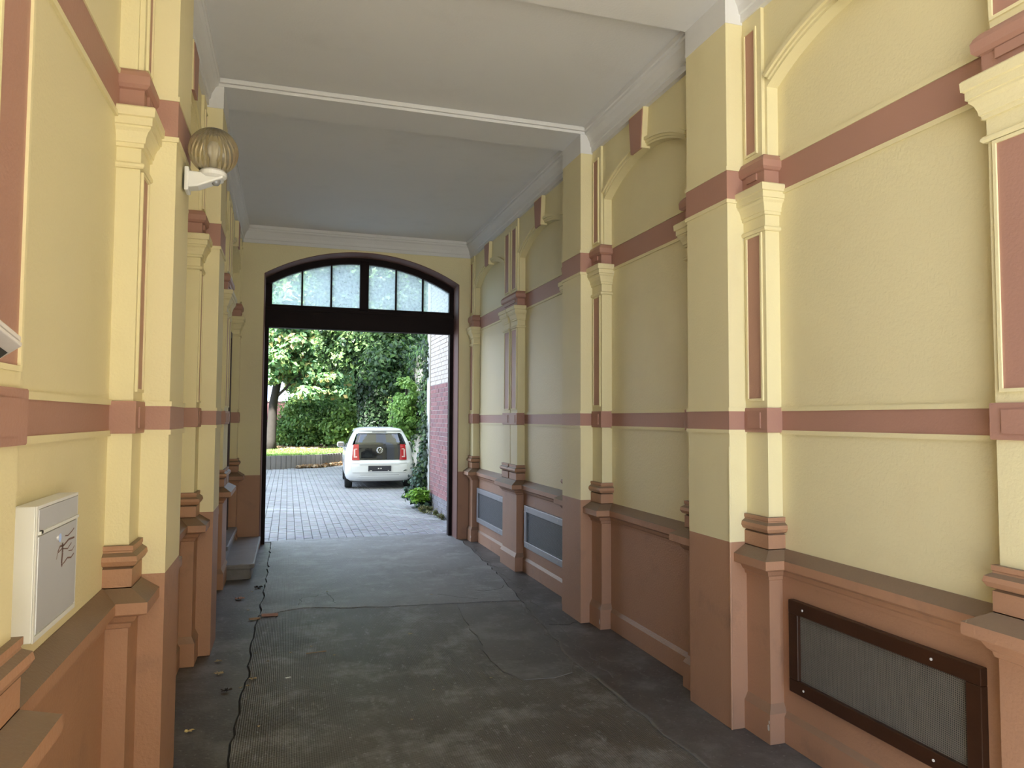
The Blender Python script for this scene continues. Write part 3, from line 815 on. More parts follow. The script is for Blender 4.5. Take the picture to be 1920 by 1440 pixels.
# folded newspaper poking out of the next mailbox
M['paper'] = mat('newsprint', (0.62, 0.58, 0.54), 0.8, 0.08, 40)
M['ink'] = mat('printed_photo', (0.035, 0.045, 0.05), 0.6, 0.4, 30)
def newspaper():
    e = empty('newspaper', (-0.56, 1.50, 1.82)); tag(e, 'folded newspaper sticking out at the left edge', 'newspaper')
    def px(x, y, X):                      # photo pixel on the plane x = X beside the left pilaster
        d = fw + r2 * ((x - 960) / FPX) - u2 * ((y - 720) / FPX); return Vector((0, 0, EYE)) + d * (X / d.x)
    T, A, B = px(41, 650, -0.515), px(0, 618, -0.520), px(0, 674, -0.585)
    nrm = (A - T).cross(B - T).normalized()
    if nrm.z < 0: nrm = -nrm
    def sheet(name, mt, fa, fb, off, th, tip=0.0):
        t0 = T + ((A - T) + (B - T)) * tip
        pts = [t0, T + (A - T) * fa, T + (A - T) * fa + (B - T) * fb * 0.9, T + (B - T) * fb]
        k = MB(); k.add([p + nrm * off for p in pts] + [p + nrm * (off + th) for p in pts],
                        [(0, 1, 2, 3), (7, 6, 5, 4), (0, 4, 5, 1), (1, 5, 6, 2), (2, 6, 7, 3), (3, 7, 4, 0)])
        return k.build(name, mt, e, bevel=0.0025)
    sheet('paper_fold', 'paper', 3.2, 1.2, 0.0, 0.008)
    sheet('paper_fold', 'paper', 3.1, 1.1, 0.011, 0.010, 0.04)
    k = MB(); q = [T + (B - T) * 0.55 + (A - T) * 0.10, T + (A - T) * 3.0 + (B - T) * 0.55, T + (A - T) * 3.0 + (B - T) * 1.05, T + (B - T) * 1.15 + (A - T) * 0.05]
    k.add([p - nrm * 0.0012 for p in q] + [p - nrm * 0.0004 for p in q], [(0, 1, 2, 3), (7, 6, 5, 4), (0, 4, 5, 1), (1, 5, 6, 2), (2, 6, 7, 3), (3, 7, 4, 0)]); k.build('printed_page', 'ink', e)
newspaper()

# ------------------------------------------------------------------ wall lamp
def m_globe():
    mt, nt, b = nm('smoked_ribbed_glass')
    n, l = nt.nodes, nt.links
    out = n['Material Output']; n.remove(b)
    tr = n.new('ShaderNodeBsdfTransparent'); tr.inputs['Color'].default_value = (0.84, 0.79, 0.66, 1)
    gl = n.new('ShaderNodeBsdfGlossy'); gl.inputs['Roughness'].default_value = 0.10; gl.inputs['Color'].default_value = (0.95, 0.9, 0.8, 1)
    df = n.new('ShaderNodeBsdfDiffuse'); df.inputs['Color'].default_value = (0.30, 0.275, 0.21, 1)
    fr = n.new('ShaderNodeFresnel'); fr.inputs['IOR'].default_value = 1.5
    m1 = n.new('ShaderNodeMixShader'); m1.inputs['Fac'].default_value = 0.28
    l.new(tr.outputs['BSDF'], m1.inputs[1]); l.new(df.outputs['BSDF'], m1.inputs[2])
    m2 = n.new('ShaderNodeMixShader'); l.new(fr.outputs['Fac'], m2.inputs['Fac'])
    l.new(m1.outputs['Shader'], m2.inputs[1]); l.new(gl.outputs['BSDF'], m2.inputs[2])
    l.new(m2.outputs['Shader'], out.inputs['Surface'])
    return mt
M['globe'] = m_globe()
def wall_lamp():
    cx, cy, cz, r = -0.368, 3.70, 2.988, 0.112
    e = empty('wall_lamp', (-0.49, cy, 2.83)); tag(e, 'wall lamp with ribbed smoked glass globe on a white arm', 'lamp')
    prof = []
    for i in range(25):
        t = -math.pi / 2 + 0.42 + (math.pi - 0.42) * i / 24
        prof.append((max(0.0005, r * math.cos(t)), r * math.sin(t)))
    k = MB(); k.lathe(prof, (cx, cy, cz), 120, fn=lambda rr, z, t: rr * (1 + 0.026 * math.cos(26 * t)))
    k.build('globe', 'globe', e, smooth=True)
    k = MB(); k.lathe([(0.016, -0.10), (0.018, -0.055), (0.016, -0.04), (0.030, -0.01), (0.030, 0.02), (0.018, 0.045), (0.001, 0.05)], (cx, cy, cz), 20)
    k.build('bulb', 'white_metal', e, smooth=True)
    k = MB(); k.lathe([(0.001, -0.138), (0.05, -0.136), (0.062, -0.125), (0.064, -0.108), (0.056, -0.098), (0.001, -0.098)], (cx, cy, cz), 32)
    k.build('collar', 'white_metal', e, smooth=False)
    k = MB()
    fn = lambda a, b, t: (a, t, b)
    k.prism([(-0.4895, 2.872), (-0.43, 2.872), (cx - 0.02, 2.868), (cx + 0.045, 2.868), (cx + 0.05, 2.850), (cx + 0.02, 2.838), (-0.43, 2.800), (-0.4895, 2.790)], fn, cy - 0.042, cy + 0.042)
    k.build('arm', 'white_metal', e, bevel=0.008)
    k = MB(); k.box(-0.4895, -0.470, cy - 0.05, cy + 0.05, 2.775, 2.89); k.build('wall_plate', 'white_metal', e, bevel=0.006)
    k = MB(); k.lathe([(0.001, -0.022), (0.012, -0.019), (0.019, -0.010), (0.021, 0.0), (0.021, 0.012), (0.001, 0.012)], (cx + 0.015, cy - 0.012, 2.838), 20)
    k.build('motion_sensor', 'steel_grey', e, smooth=True)
wall_lamp()

# ------------------------------------------------------------------ litter on the passage floor
M['drywood'] = mat('dry_wood', (0.32, 0.20, 0.11), 0.8, 0.3, 30)
M['paintedwood'] = mat('pink_painted_wood', (0.38, 0.22, 0.17), 0.7, 0.2, 30)
M['dryleaf'] = mat('dry_leaf', (0.36, 0.29, 0.17), 0.8, 0.3, 40)
M['darkleaf'] = mat('rotten_leaf', (0.03, 0.022, 0.016), 0.8, 0.3, 40)
M['yellowleaf'] = mat('yellow_leaf', (0.62, 0.50, 0.22), 0.7, 0.2, 40)
def stick(label, c, L, w, h, ang, mt, z=0.0):
    e = MB(); a = R(ang); e.rbox((L, w, h), Matrix.Translation((c[0], c[1], z + h / 2 + 0.002)) @ Matrix.Rotation(a, 4, 'Z') @ Matrix.Rotation(R(2), 4, 'Y'))
    o = e.build('wood_offcut', mt, bevel=0.002); tag(o, label, 'wood piece'); return o
stick('pinkish painted wood offcut lying across the floor crack', (-0.115, 6.57), 0.135, 0.022, 0.022, 2, 'paintedwood')
stick('short raw wood splinter touching the painted offcut', (-0.235, 6.50), 0.09, 0.022, 0.013, 10, 'drywood')
def leaf(label, c, s, mt, seed, cat='leaf', group=None, lobes=5, z=0.0):
    rg = random.Random(seed); k = MB(); n = lobes * 4
    a0 = rg.uniform(0, 6.28)
    vs_ = [(c[0], c[1], z + 0.006)]
    for i in range(n):
        t = a0 + 2 * math.pi * i / n
        rr = s * (0.5 + 0.5 * abs(math.cos(lobes * (t - a0) / 2))) * rg.uniform(0.75, 1.05)
        vs_.append((c[0] + rr * math.cos(t), c[1] + rr * math.sin(t) * 0.8, z + 0.004 + rg.uniform(0, 0.35) * s))
    k.add(vs_, [(0, i + 1, (i + 1) % n + 1) for i in range(n)])
    o = k.build('dry_leaf', mt, recalc=False)
    sd = o.modifiers.new('thickness', 'SOLIDIFY'); sd.thickness = 0.0015
    tag(o, label, cat, group); return o
leaf('pale curled dry leaf at the foot of the second left pier', (-0.40, 5.20), 0.035, 'dryleaf', 1)
leaf('small pale leaf lying in the corner of the second left pier', (-0.43, 5.46), 0.028, 'dryleaf', 2)
leaf('blackened rotten leaf clump left of the floor crack', (-0.335, 4.86), 0.04, 'darkleaf', 3)
leaf('yellow star-shaped leaf against the near left pier', (-0.478, 4.30), 0.03, 'yellowleaf', 4)
leaf('olive dry leaf sitting on the left floor crack', (-0.185, 5.03), 0.03, 'dryleaf', 5)
leaf('reddish dry leaf beside the second left pier', (-0.40, 7.25), 0.05, 'paintedwood', 6)
leaf('dark soggy leaf on the joint near the stone step', (-0.25, 7.68), 0.05, 'darkleaf', 8)
rg = random.Random(11)
for i, (x, y) in enumerate([(-0.10, 5.35), (-0.25, 4.88), (-0.21, 4.9), (-0.19, 5.55), (0.05, 5.5), (0.2, 5.6), (-0.12, 4.25), (0.35, 5.35), (-0.3, 6.8), (-0.3, 7.5), (0.9, 4.5), (1.3, 4.6), (0.7, 4.1), (1.35, 6.9), (0.4, 7.3), (-0.28, 8.9), (0.95, 5.7)]):
    leaf('tiny crumb of dry leaf scattered on the concrete floor', (x, y), rg.uniform(0.010, 0.018), 'dryleaf', 20 + i, 'leaf', 'leaf crumbs on the floor', 3, 0.004)
k = MB(); k.rbox((0.035, 0.014, 0.004), Matrix.Translation((0.035, 4.99, 0.004)) @ Matrix.Rotation(0.2, 4, 'Z')); o = k.build('paper_scrap', 'screw'); tag(o, 'tiny white paper scrap right of the floor crack', 'paper scrap')
k = MB(); k.tube([(0.16, 5.45, 0.005), (0.22, 5.46, 0.006), (0.30, 5.475, 0.004)], 0.003, 6); o = k.build('twig', 'drywood'); tag(o, 'thin straw-coloured twig on the ribbed slab', 'twig')
# chips of bare plaster on pedestal corners
M['chip'] = mat('bare_plaster', (0.62, 0.57, 0.50), 0.9, 0.1, 30)
for (y, zc, s) in ((3.262, 0.085, 0.020), (3.256, 0.115, 0.010), (5.405, 0.06, 0.022), (9.70, 0.07, 0.022)):
    k = MB(); x = SX(1, P_PIL + 0.030) - 0.0008
    rg = random.Random(int(y * 100)); pts = [(y + 0.012 + s * 0.45 * math.cos(t) * rg.uniform(.7, 1.1), zc + s * math.sin(t) * rg.uniform(.7, 1.1)) for t in [i * math.pi / 5 for i in range(10)]]
    k.prism(pts, lambda a, b, t: (t, a, b), x, x + 0.004); k.build('plaster_chip', 'chip', wall_right)

# ================================================================== COURTYARD
def m_paver():
    mt, nt, b = nm('grey_paver')
    n, l = nt.nodes, nt.links
    geo = n.new('ShaderNodeNewGeometry')
    ns = n.new('ShaderNodeTexNoise'); ns.inputs['Scale'].default_value = 1.1; ns.inputs['Detail'].default_value = 6
    l.new(geo.outputs['Position'], ns.inputs['Vector'])
    n2 = n.new('ShaderNodeTexNoise'); n2.inputs['Scale'].default_value = 9; n2.inputs['Detail'].default_value = 3
    l.new(geo.outputs['Position'], n2.inputs['Vector'])
    rp = n.new('ShaderNodeValToRGB')
    rp.color_ramp.elements[0].position = 0.3; rp.color_ramp.elements[0].color = (0.19, 0.20, 0.215, 1)
    rp.color_ramp.elements[1].position = 0.7; rp.color_ramp.elements[1].color = (0.28, 0.29, 0.30, 1)
    l.new(ns.outputs['Fac'], rp.inputs['Fac'])
    mx = n.new('ShaderNodeMix'); mx.data_type = 'RGBA'; mx.blend_type = 'OVERLAY'; mx.inputs['Factor'].default_value = 0.5
    l.new(rp.outputs['Color'], mx.inputs['A']); l.new(n2.outputs['Color'], mx.inputs['B'])
    hs = n.new('ShaderNodeHueSaturation'); hs.inputs['Saturation'].default_value = 0.35
    l.new(mx.outputs['Result'], hs.inputs['Color'])
    # scuffed tyre marks: two pale rings on the ground
    last = hs.outputs['Color']
    sx = n.new('ShaderNodeSeparateXYZ'); l.new(geo.outputs['Position'], sx.inputs['Vector'])
    for (cx, cy, rad, wd) in ((-1.6, 9.6, 4.75, 0.11), (-1.2, 9.2, 4.6, 0.07), (-2.2, 10.4, 5.3, 0.08)):
        v = n.new('ShaderNodeVectorMath'); v.operation = 'DISTANCE'
        v.inputs[1].default_value = (cx, cy, 0); 
        c0 = n.new('ShaderNodeCombineXYZ'); l.new(sx.outputs['X'], c0.inputs['X']); l.new(sx.outputs['Y'], c0.inputs['Y'])
        l.new(c0.outputs['Vector'], v.inputs[0])
        a = n.new('ShaderNodeMath'); a.operation = 'SUBTRACT'; a.inputs[1].default_value = rad; l.new(v.outputs['Value'], a.inputs[0])
        ab = n.new('ShaderNodeMath'); ab.operation = 'ABSOLUTE'; l.new(a.outputs['Value'], ab.inputs[0])
        mr = n.new('ShaderNodeMapRange'); mr.inputs['From Max'].default_value = wd; mr.inputs['To Min'].default_value = 0.55; mr.inputs['To Max'].default_value = 0.0
        l.new(ab.outputs['Value'], mr.inputs['Value'])
        mm = n.new('ShaderNodeMath'); mm.operation = 'MULTIPLY'; l.new(mr.outputs['Result'], mm.inputs[0]); l.new(ns.outputs['Fac'], mm.inputs[1])
        q = n.new('ShaderNodeMix'); q.data_type = 'RGBA'; q.inputs['B'].default_value = (0.55, 0.56, 0.55, 1)
        l.new(last, q.inputs['A']); l.new(mm.outputs['Value'], q.inputs['Factor']); last = q.outputs['Result']
    l.new(last, b.inputs['Base Color']); b.inputs['Roughness'].default_value = 0.75
    return mt
M['paver'] = m_paver()
M['earth'] = mat('earth', (0.13, 0.10, 0.07), 0.95, 0.3, 5, 0.5, 30)
M['street'] = mat('street_paving', (0.47, 0.46, 0.43), 0.85, 0.15, 2)

mb = MB(); mb.box(-9, 10, YF, 60, -0.5, -0.045)
yard = mb.build('floor_courtyard', 'earth'); tag(yard, 'courtyard paved with small grey concrete blocks', 'paving', kind='structure')
PW, PL_, PG = 0.118, 0.225, 0.005
def paver_mesh(hx, hy):
    k = MB(); b = 0.006
    k.add([(-hx, -hy, -0.05), (hx, -hy, -0.05), (hx, hy, -0.05), (-hx, hy, -0.05),
           (-hx, -hy, -b), (hx, -hy, -b), (hx, hy, -b), (-hx, hy, -b),
           (-hx + b, -hy + b, 0), (hx - b, -hy + b, 0), (hx - b, hy - b, 0), (-hx + b, hy - b, 0)],
          [(0, 1, 5, 4), (1, 2, 6, 5), (2, 3, 7, 6), (3, 0, 4, 7), (4, 5, 9, 8), (5, 6, 10, 9), (6, 7, 11, 10), (7, 4, 8, 11), (8, 9, 10, 11)])
    return k
pm = paver_mesh((PW - PG) / 2, (PL_ - PG) / 2)
pv_first = None; count = 0; rest = MB(); rgp = random.Random(5)
def pal_y(x):   # front line of the palisade wall
    pts = [(-9, 22.5), (-0.68, 25.05), (1.1, 25.75), (2.2, 27.4), (3.2, 29.5), (3.8, 31.5)]
    for a, b in zip(pts[:-1], pts[1:]):
        if a[0] <= x <= b[0]: return a[1] + (b[1] - a[1]) * (x - a[0]) / (b[0] - a[0])
    return 25
cells = []
for j in range(int((29.5 - 10.53) / PL_)):
    for i in range(int((3.66 + 6.0) / PW)):
        x = -6.0 + (i + 0.5) * PW; y = 10.53 + (j + 0.5) * PL_ + (-PL_ / 2 if i % 2 else 0)
        if y > pal_y(x) - 0.1: continue
        if x > 2.60 and y < 13.9: continue
        cells.append((x, y))
vis = sorted([c for c in cells if -0.36 < c[0] < 2.45], key=lambda c: c[1])[:300]
visset = set(vis)
for c in cells:
    z = rgp.uniform(-0.003, 0.003) - 0.004
    if c in visset:
        if pv_first is None:
            pv_first = pm.build('paver', 'paver'); ob = pv_first
        else:
            ob = pv_first.copy(); COL.objects.link(ob)
        ob.location = (c[0], c[1], z); ob.parent = yard
    else:
        rest.add([(v[0] + c[0], v[1] + c[1], v[2] + z) for v in pm.v], pm.f)
rest.build('paving_blocks', 'paver', yard, recalc=False)['kind'] = 'stuff'

# street behind the viewer
mb = MB(); mb.box(-40, 40, -40, -0.6, -0.3, -0.01); st = mb.build('floor_street', 'street'); tag(st, 'street pavement in front of the house', 'paving', kind='structure')

M['occluder_grey'] = mat('grey_occluder', (0.34, 0.335, 0.32), 0.9, 0.1, 2)
mb = MB(); mb.box(2.1, 40, -22, -8.2, -0.02, 17); o = mb.build('wall_street_occluder', 'occluder_grey'); tag(o, 'unseen block across the street, added to keep light off the left wall', 'wall', kind='structure')  # added occluder, out of view: cuts the street light reaching the left wall

# ------------------------------------------------------------------ brick wing on the right
M['mortar'] = mat('pale_mortar', (0.58, 0.52, 0.50), 0.9, 0.08, 8, 0.4, 60)
def m_brick(name, c1, c2):
    mt, nt, b = nm(name); n, l = nt.nodes, nt.links
    oi = n.new('ShaderNodeObjectInfo'); geo = n.new('ShaderNodeNewGeometry')
    ns = n.new('ShaderNodeTexNoise'); ns.inputs['Scale'].default_value = 7; ns.inputs['Detail'].default_value = 5
    l.new(geo.outputs['Position'], ns.inputs['Vector'])
    ad = n.new('ShaderNodeMath'); ad.operation = 'ADD'; l.new(oi.outputs['Random'], ad.inputs[0]); l.new(ns.outputs['Fac'], ad.inputs[1])
    mr = n.new('ShaderNodeMapRange'); mr.inputs['From Min'].default_value = 0.3; mr.inputs['From Max'].default_value = 1.5; l.new(ad.outputs['Value'], mr.inputs['Value'])
    mx = n.new('ShaderNodeMix'); mx.data_type = 'RGBA'; mx.inputs['A'].default_value = (*c1, 1); mx.inputs['B'].default_value = (*c2, 1)
    l.new(mr.outputs['Result'], mx.inputs['Factor']); l.new(mx.outputs['Result'], b.inputs['Base Color']); b.inputs['Roughness'].default_value = 0.85
    return mt
M['brick_red'] = m_brick('weathered_red_brick', (0.34, 0.15, 0.15), (0.22, 0.12, 0.13))
M['brick_cream'] = m_brick('cream_brick', (0.60, 0.55, 0.50), (0.50, 0.44, 0.40))
M['brick_grey'] = m_brick('grey_plinth_brick', (0.26, 0.25, 0.27), (0.20, 0.19, 0.21))
BX, BY0, BY1, BZ = 2.575, 10.60, 13.42, 14.0
mb = MB(); mb.box(BX + 0.008, BX + 0.6, BY0 - 0.04, BY1, -0.05, BZ)
bw = mb.build('wall_brick_wing', 'mortar'); tag(bw, 'side wall of the brick wing, red below and cream above', 'wall', kind='structure')
bmk = MB(); bmk.box(-0.004, 0.03, -0.122, 0.122, -0.0325, 0.0325)
brick_me = {}
cand = []; CH = 0.077; BL = 0.256
for r in range(int(BZ / CH)):
    z = r * CH + CH / 2
    off = (BL / 2 if r % 2 else 0)
    y = BY0 + 0.0 - off
    while y < BY1 - 0.02:
        a, b = max(y, BY0) + 0.006, min(y + BL, BY1) - 0.006
        if b - a > 0.05: cand.append((r, z, (a + b) / 2, (b - a) / 0.244))
        y += BL
restb = {'brick_cream': MB(), 'brick_red': MB(), 'brick_grey': MB()}
nb = 0
for r, z, yc, sc in cand:
    mt = 'brick_grey' if z < 0.27 else ('brick_red' if z < 2.34 else 'brick_cream')
    if z < 2.34 and nb < 300 and yc > 11.0:
        nb += 1
        if mt not in brick_me:
            ob = bmk.build('brick', mt); brick_me[mt] = ob
        else:
            ob = brick_me[mt].copy(); COL.objects.link(ob)
        ob.location = (BX + random.uniform(-0.002, 0.002), yc, z); ob.scale = (1, sc, 1); ob.parent = bw
    else:
        q = restb[mt]; dx = random.uniform(-0.002, 0.002)
        q.add([(v[0] + BX + dx, v[1] * sc + yc, v[2] + z) for v in bmk.v], bmk.f)
for kx, q in restb.items():
    if q.v: q.build('brickwork', kx, bw, recalc=False)['kind'] = 'stuff'
M['render'] = mat('white_render', (0.72, 0.71, 0.70), 0.9, 0.05, 3, 0.3, 40)
M['cream_render'] = mat('cream_render', (0.66, 0.58, 0.46), 0.9, 0.10, 2, 0.3, 40)
mb = MB(); mb.box(BX - 0.02, BX + 0.6, BY1, BY1 + 0.26, -0.05, BZ); mb.build('corner_strip', 'render', bw)
mb = MB(); mb.box(3.75, 4.1, BY1 + 0.2, 34, -0.05, 3.6); o = mb.build('wall_boundary', 'cream_render'); tag(o, 'cream rendered boundary wall behind the ivy', 'wall', kind='structure')
mb = MB(); mb.box(-14, 6, 44, 44.4, 0, 2.6); o = mb.build('wall_garden', 'brick_red'); tag(o, 'distant brick wall closing the garden', 'wall', kind='structure')
for i in range(30):
    k = MB(); k.box(-14 + i * 0.66, -14 + i * 0.66 + 0.62, 43.96, 44.42, 2.6, 2.68); k.build('coping_stone', 'stone', o)

# ------------------------------------------------------------------ palisade edging and lawn
M['palisade'] = mat('grey_concrete_palisade', (0.21, 0.195, 0.19), 0.85, 0.15, 6, 0.4, 40)
pal = empty('palisade_wall', (1.0, 25.5, 0)); tag(pal, 'low retaining wall of grey concrete palisades along the lawn', 'retaining wall')
pts = [(-4.5, pal_y(-4.5)), (-0.68, 25.05), (1.1, 25.75), (2.2, 27.4), (3.2, 29.5), (3.7, 31.3)]
pal_o = None
for a, b in zip(pts[:-1], pts[1:]):
    L = math.dist(a, b); n = int(round(L / 0.182)); ang = math.atan2(b[1] - a[1], b[0] - a[0])
    for i in range(n):
        t = (i + 0.5) / n
        if pal_o is None:
            k = MB(); w = 0.085
            k.prism([(-w, -0.03), (-w + 0.02, -0.055), (w - 0.02, -0.055), (w, -0.03), (w, 0.055), (-w, 0.055)], lambda a_, b_, t_: (a_, b_, t_), -0.1, 0.43)
            pal_o = k.build('palisade', 'palisade'); ob = pal_o
        else:
            ob = pal_o.copy(); COL.objects.link(ob)
        ob.location = (a[0] + (b[0] - a[0]) * t, a[1] + (b[1] - a[1]) * t, random.uniform(-0.006, 0.006)); ob.rotation_euler = (0, 0, ang)
        ob.parent = pal; ob.matrix_parent_inverse = Matrix.Translation((-1.0, -25.5, 0))
k = MB(); GZ = 0.40
back = [(p[0], p[1] + 0.05) for p in pts]
k.strip(back, [(p[0] + 0.0, 60) for p in back], lambda a, b, t: (a, b, t), -0.3, GZ)
k.strip([(-14, 22), (-4.5, pal_y(-4.5) + 0.05)], [(-14, 60), (-4.5, 60)], lambda a, b, t: (a, b, t), -0.3, GZ)
k.strip([(3.7, 31.4), (12, 31.4)], [(3.7, 60), (12, 60)], lambda a, b, t: (a, b, t), -0.3, GZ)
gard = k.build('floor_garden', 'earth'); tag(gard, 'raised garden ground behind the palisades', 'garden ground', kind='structure')

# ------------------------------------------------------------------ foliage tools
def cards(name, P, N, size, cols, mt, parent=None, aspect=0.6, smooth=False):
    """leaf mesh: P centres, N facing directions, one 4-corner blade each"""
    n = len(P)
    N = N / np.linalg.norm(N, axis=1, keepdims=True)
    T = RNG.normal(size=(n, 3)); T -= (T * N).sum(1, keepdims=True) * N; T /= np.linalg.norm(T, axis=1, keepdims=True)
    B = np.cross(N, T)
    s = size * RNG.uniform(0.6, 1.25, (n, 1))
    V = np.empty((n, 4, 3))
    V[:, 0] = P - T * s; V[:, 1] = P - B * s * aspect + N * s * 0.18; V[:, 2] = P + T * s; V[:, 3] = P + B * s * aspect + N * s * 0.18
    me = bpy.data.meshes.new(name)
    me.vertices.add(4 * n); me.vertices.foreach_set('co', V.reshape(-1).astype(np.float32))
    me.loops.add(4 * n); me.loops.foreach_set('vertex_index', np.arange(4 * n, dtype=np.int32))
    me.polygons.add(n); me.polygons.foreach_set('loop_start', np.arange(0, 4 * n, 4, dtype=np.int32))
    me.polygons.foreach_set('loop_total', np.full(n, 4, dtype=np.int32))
    me.update()
    ca = me.attributes.new('leafcol', 'FLOAT_COLOR', 'POINT')
    cols = np.asarray(cols, float)
    pick = cols[RNG.integers(0, len(cols), n)] * RNG.uniform(0.7, 1.3, (n, 1))
    C = np.ones((n, 4, 4)); C[:, :, :3] = np.clip(pick, 0, 1)[:, None, :]
    ca.data.foreach_set('color', C.reshape(-1).astype(np.float32))
    me.materials.append(M[mt]); me.validate()
    o = bpy.data.objects.new(name, me); COL.objects.link(o)
    if parent: setparent(o, parent)
    return o
def blob_points(blobs, per):
    Ps, Ns = [], []
    for (c, r, w) in blobs:
        n = int(per * w)
        d = RNG.normal(size=(n, 3)); d /= np.linalg.norm(d, axis=1, keepdims=True)
        rad = np.minimum(1.5, np.abs(RNG.normal(0.62, 0.34, (n, 1))))
        Ps.append(np.array(c) + d * rad * np.array(r)); Ns.append(d + RNG.normal(size=(n, 3)) * 0.6 + np.array([0, 0, 0.5]))
    return np.concatenate(Ps), np.concatenate(Ns)
def scatter_blobs(c, r, n, br, seed):
    rg = np.random.default_rng(seed); out = []
    for _ in range(n):
        d = rg.normal(size=3); d /= np.linalg.norm(d); q = rg.uniform(0.3, 0.95) ** 0.6
        out.append((tuple(np.array(c) + d * q * np.array(r)), (br * rg.uniform(0.7, 1.3), br * rg.uniform(0.7, 1.3), br * rg.uniform(0.5, 0.9)), 1.0))
    return out
G_MAPLE = [(0.18, 0.35, 0.15), (0.25, 0.42, 0.18), (0.15, 0.30, 0.14), (0.31, 0.45, 0.17), (0.12, 0.27, 0.14), (0.20, 0.38, 0.19), (0.14, 0.30, 0.13), (0.24, 0.40, 0.14), (0.46, 0.40, 0.18)]
G_DARK = [(0.04, 0.09, 0.03), (0.07, 0.14, 0.045), (0.03, 0.07, 0.03), (0.12, 0.20, 0.07)]
G_BUSH = [(0.13, 0.25, 0.07), (0.18, 0.32, 0.09), (0.10, 0.21, 0.06), (0.24, 0.36, 0.11)]
G_IVY = [(0.018, 0.045, 0.020), (0.026, 0.06, 0.022), (0.04, 0.085, 0.03), (0.014, 0.03, 0.016)]
G_LIME = [(0.26, 0.48, 0.06), (0.34, 0.58, 0.08), (0.20, 0.40, 0.07)]
G_LIGHT = [(0.20, 0.34, 0.09), (0.27, 0.42, 0.12), (0.15, 0.27, 0.08)]
G_GRASS = [(0.22, 0.40, 0.09), (0.30, 0.48, 0.12), (0.17, 0.33, 0.08), (0.36, 0.42, 0.16)]
G_LITTER = [(0.42, 0.28, 0.15), (0.50, 0.36, 0.22), (0.33, 0.20, 0.11), (0.55, 0.45, 0.32)]

def tree(name, label, base, trunk, rads, blobs, per, size, cols, bark='bark', group=None, branches=()):
    e = empty(name, base); tag(e, label, 'tree', group)
    k = MB(); k.tube(trunk, rads, 12); k.build('trunk', bark, e, smooth=True)
    for pth, rr in branches:
        k = MB(); k.tube(pth, rr, 7); k.build('branch', bark, e, smooth=True)
    P, N = blob_points(blobs, per)
    cards('crown', P, N, size, cols, 'leaf', e)
    return e

# lawn: short grass blades, uncountable
def lawn():
    n = 26000
    x = RNG.uniform(-4.5, 3.6, n); py = np.array([pal_y(q) for q in x]); y = py + 0.12 + RNG.uniform(0, 1, n) ** 1.2 * 7.5
    P = np.stack([x, y, np.full(n, GZ + 0.03)], 1); N = RNG.normal(size=(n, 3)); N[:, 2] *= 0.5
    o = cards('lawn_grass', P, N, 0.05, G_GRASS, 'leaf', None, 0.35); tag(o, 'short green lawn behind the palisades', 'grass', kind='stuff')
lawn()
def litter(name, label, n, xr, zf, yf, size):
    x = RNG.uniform(*xr, n); y = np.array([yf(q) for q in x]) ; z = np.array([zf(a, b) for a, b in zip(x, y)])
    P = np.stack([x, y, z], 1); N = RNG.normal(size=(n, 3)) * 0.6 + np.array([0, 0, 1.0])
    o = cards(name, P, N, size, G_LITTER, 'leaf', None, 0.7); tag(o, label, 'leaf litter', kind='stuff')
litter('leaf_litter', 'brown dry leaves piled along the foot of the palisades', 700, (0.3, 2.6), lambda a, b: 0.02 + RNG.uniform(0, 0.08), lambda q: pal_y(q) - 0.10 - abs(RNG.normal()) * 0.12, 0.06)
litter('leaf_litter', 'dry leaves strewn under the garden bushes', 2600, (-4, 3.4), lambda a, b: GZ + 0.04, lambda q: 32.2 + RNG.normal() * 0.9, 0.08)

# maple filling the upper left
mb_blobs = scatter_blobs((0.2, 32, 8.0), (4.6, 3.2, 5.0), 70, 1.15, 1) + scatter_blobs((-0.1, 30.4, 4.2), (2.1, 1.2, 1.3), 40, 0.45, 2) + scatter_blobs((1.2, 30.2, 3.0), (1.2, 0.7, 0.7), 18, 0.36, 22)
tree('maple_tree', 'broad pale green maple with thin dark branches behind the lawn', (-0.48, 30.5, GZ),
     [(-0.66, 30.5, GZ - 0.1), (-0.62, 30.5, 0.8), (-0.58, 30.6, 2.2), (-0.2, 30.9, 4.5), (0.1, 31.3, 8)], [0.30, 0.19, 0.17, 0.14, 0.08], mb_blobs, 560, 0.125, G_MAPLE,
     branches=[([(-0.4, 30.6, 2.6), (0.4, 30.2, 3.4), (1.0, 29.9, 4.4), (1.5, 29.8, 5.0)], [0.06, 0.045, 0.03, 0.02]), ([(-0.3, 30.7, 3.3), (-0.7, 30.1, 3.9), (-0.9, 29.7, 4.3)], [0.05, 0.035, 0.02]),
               ([(0.0, 31, 5), (0.8, 30, 5.9), (1.7, 29.5, 6.2)], [0.05, 0.04, 0.02])])
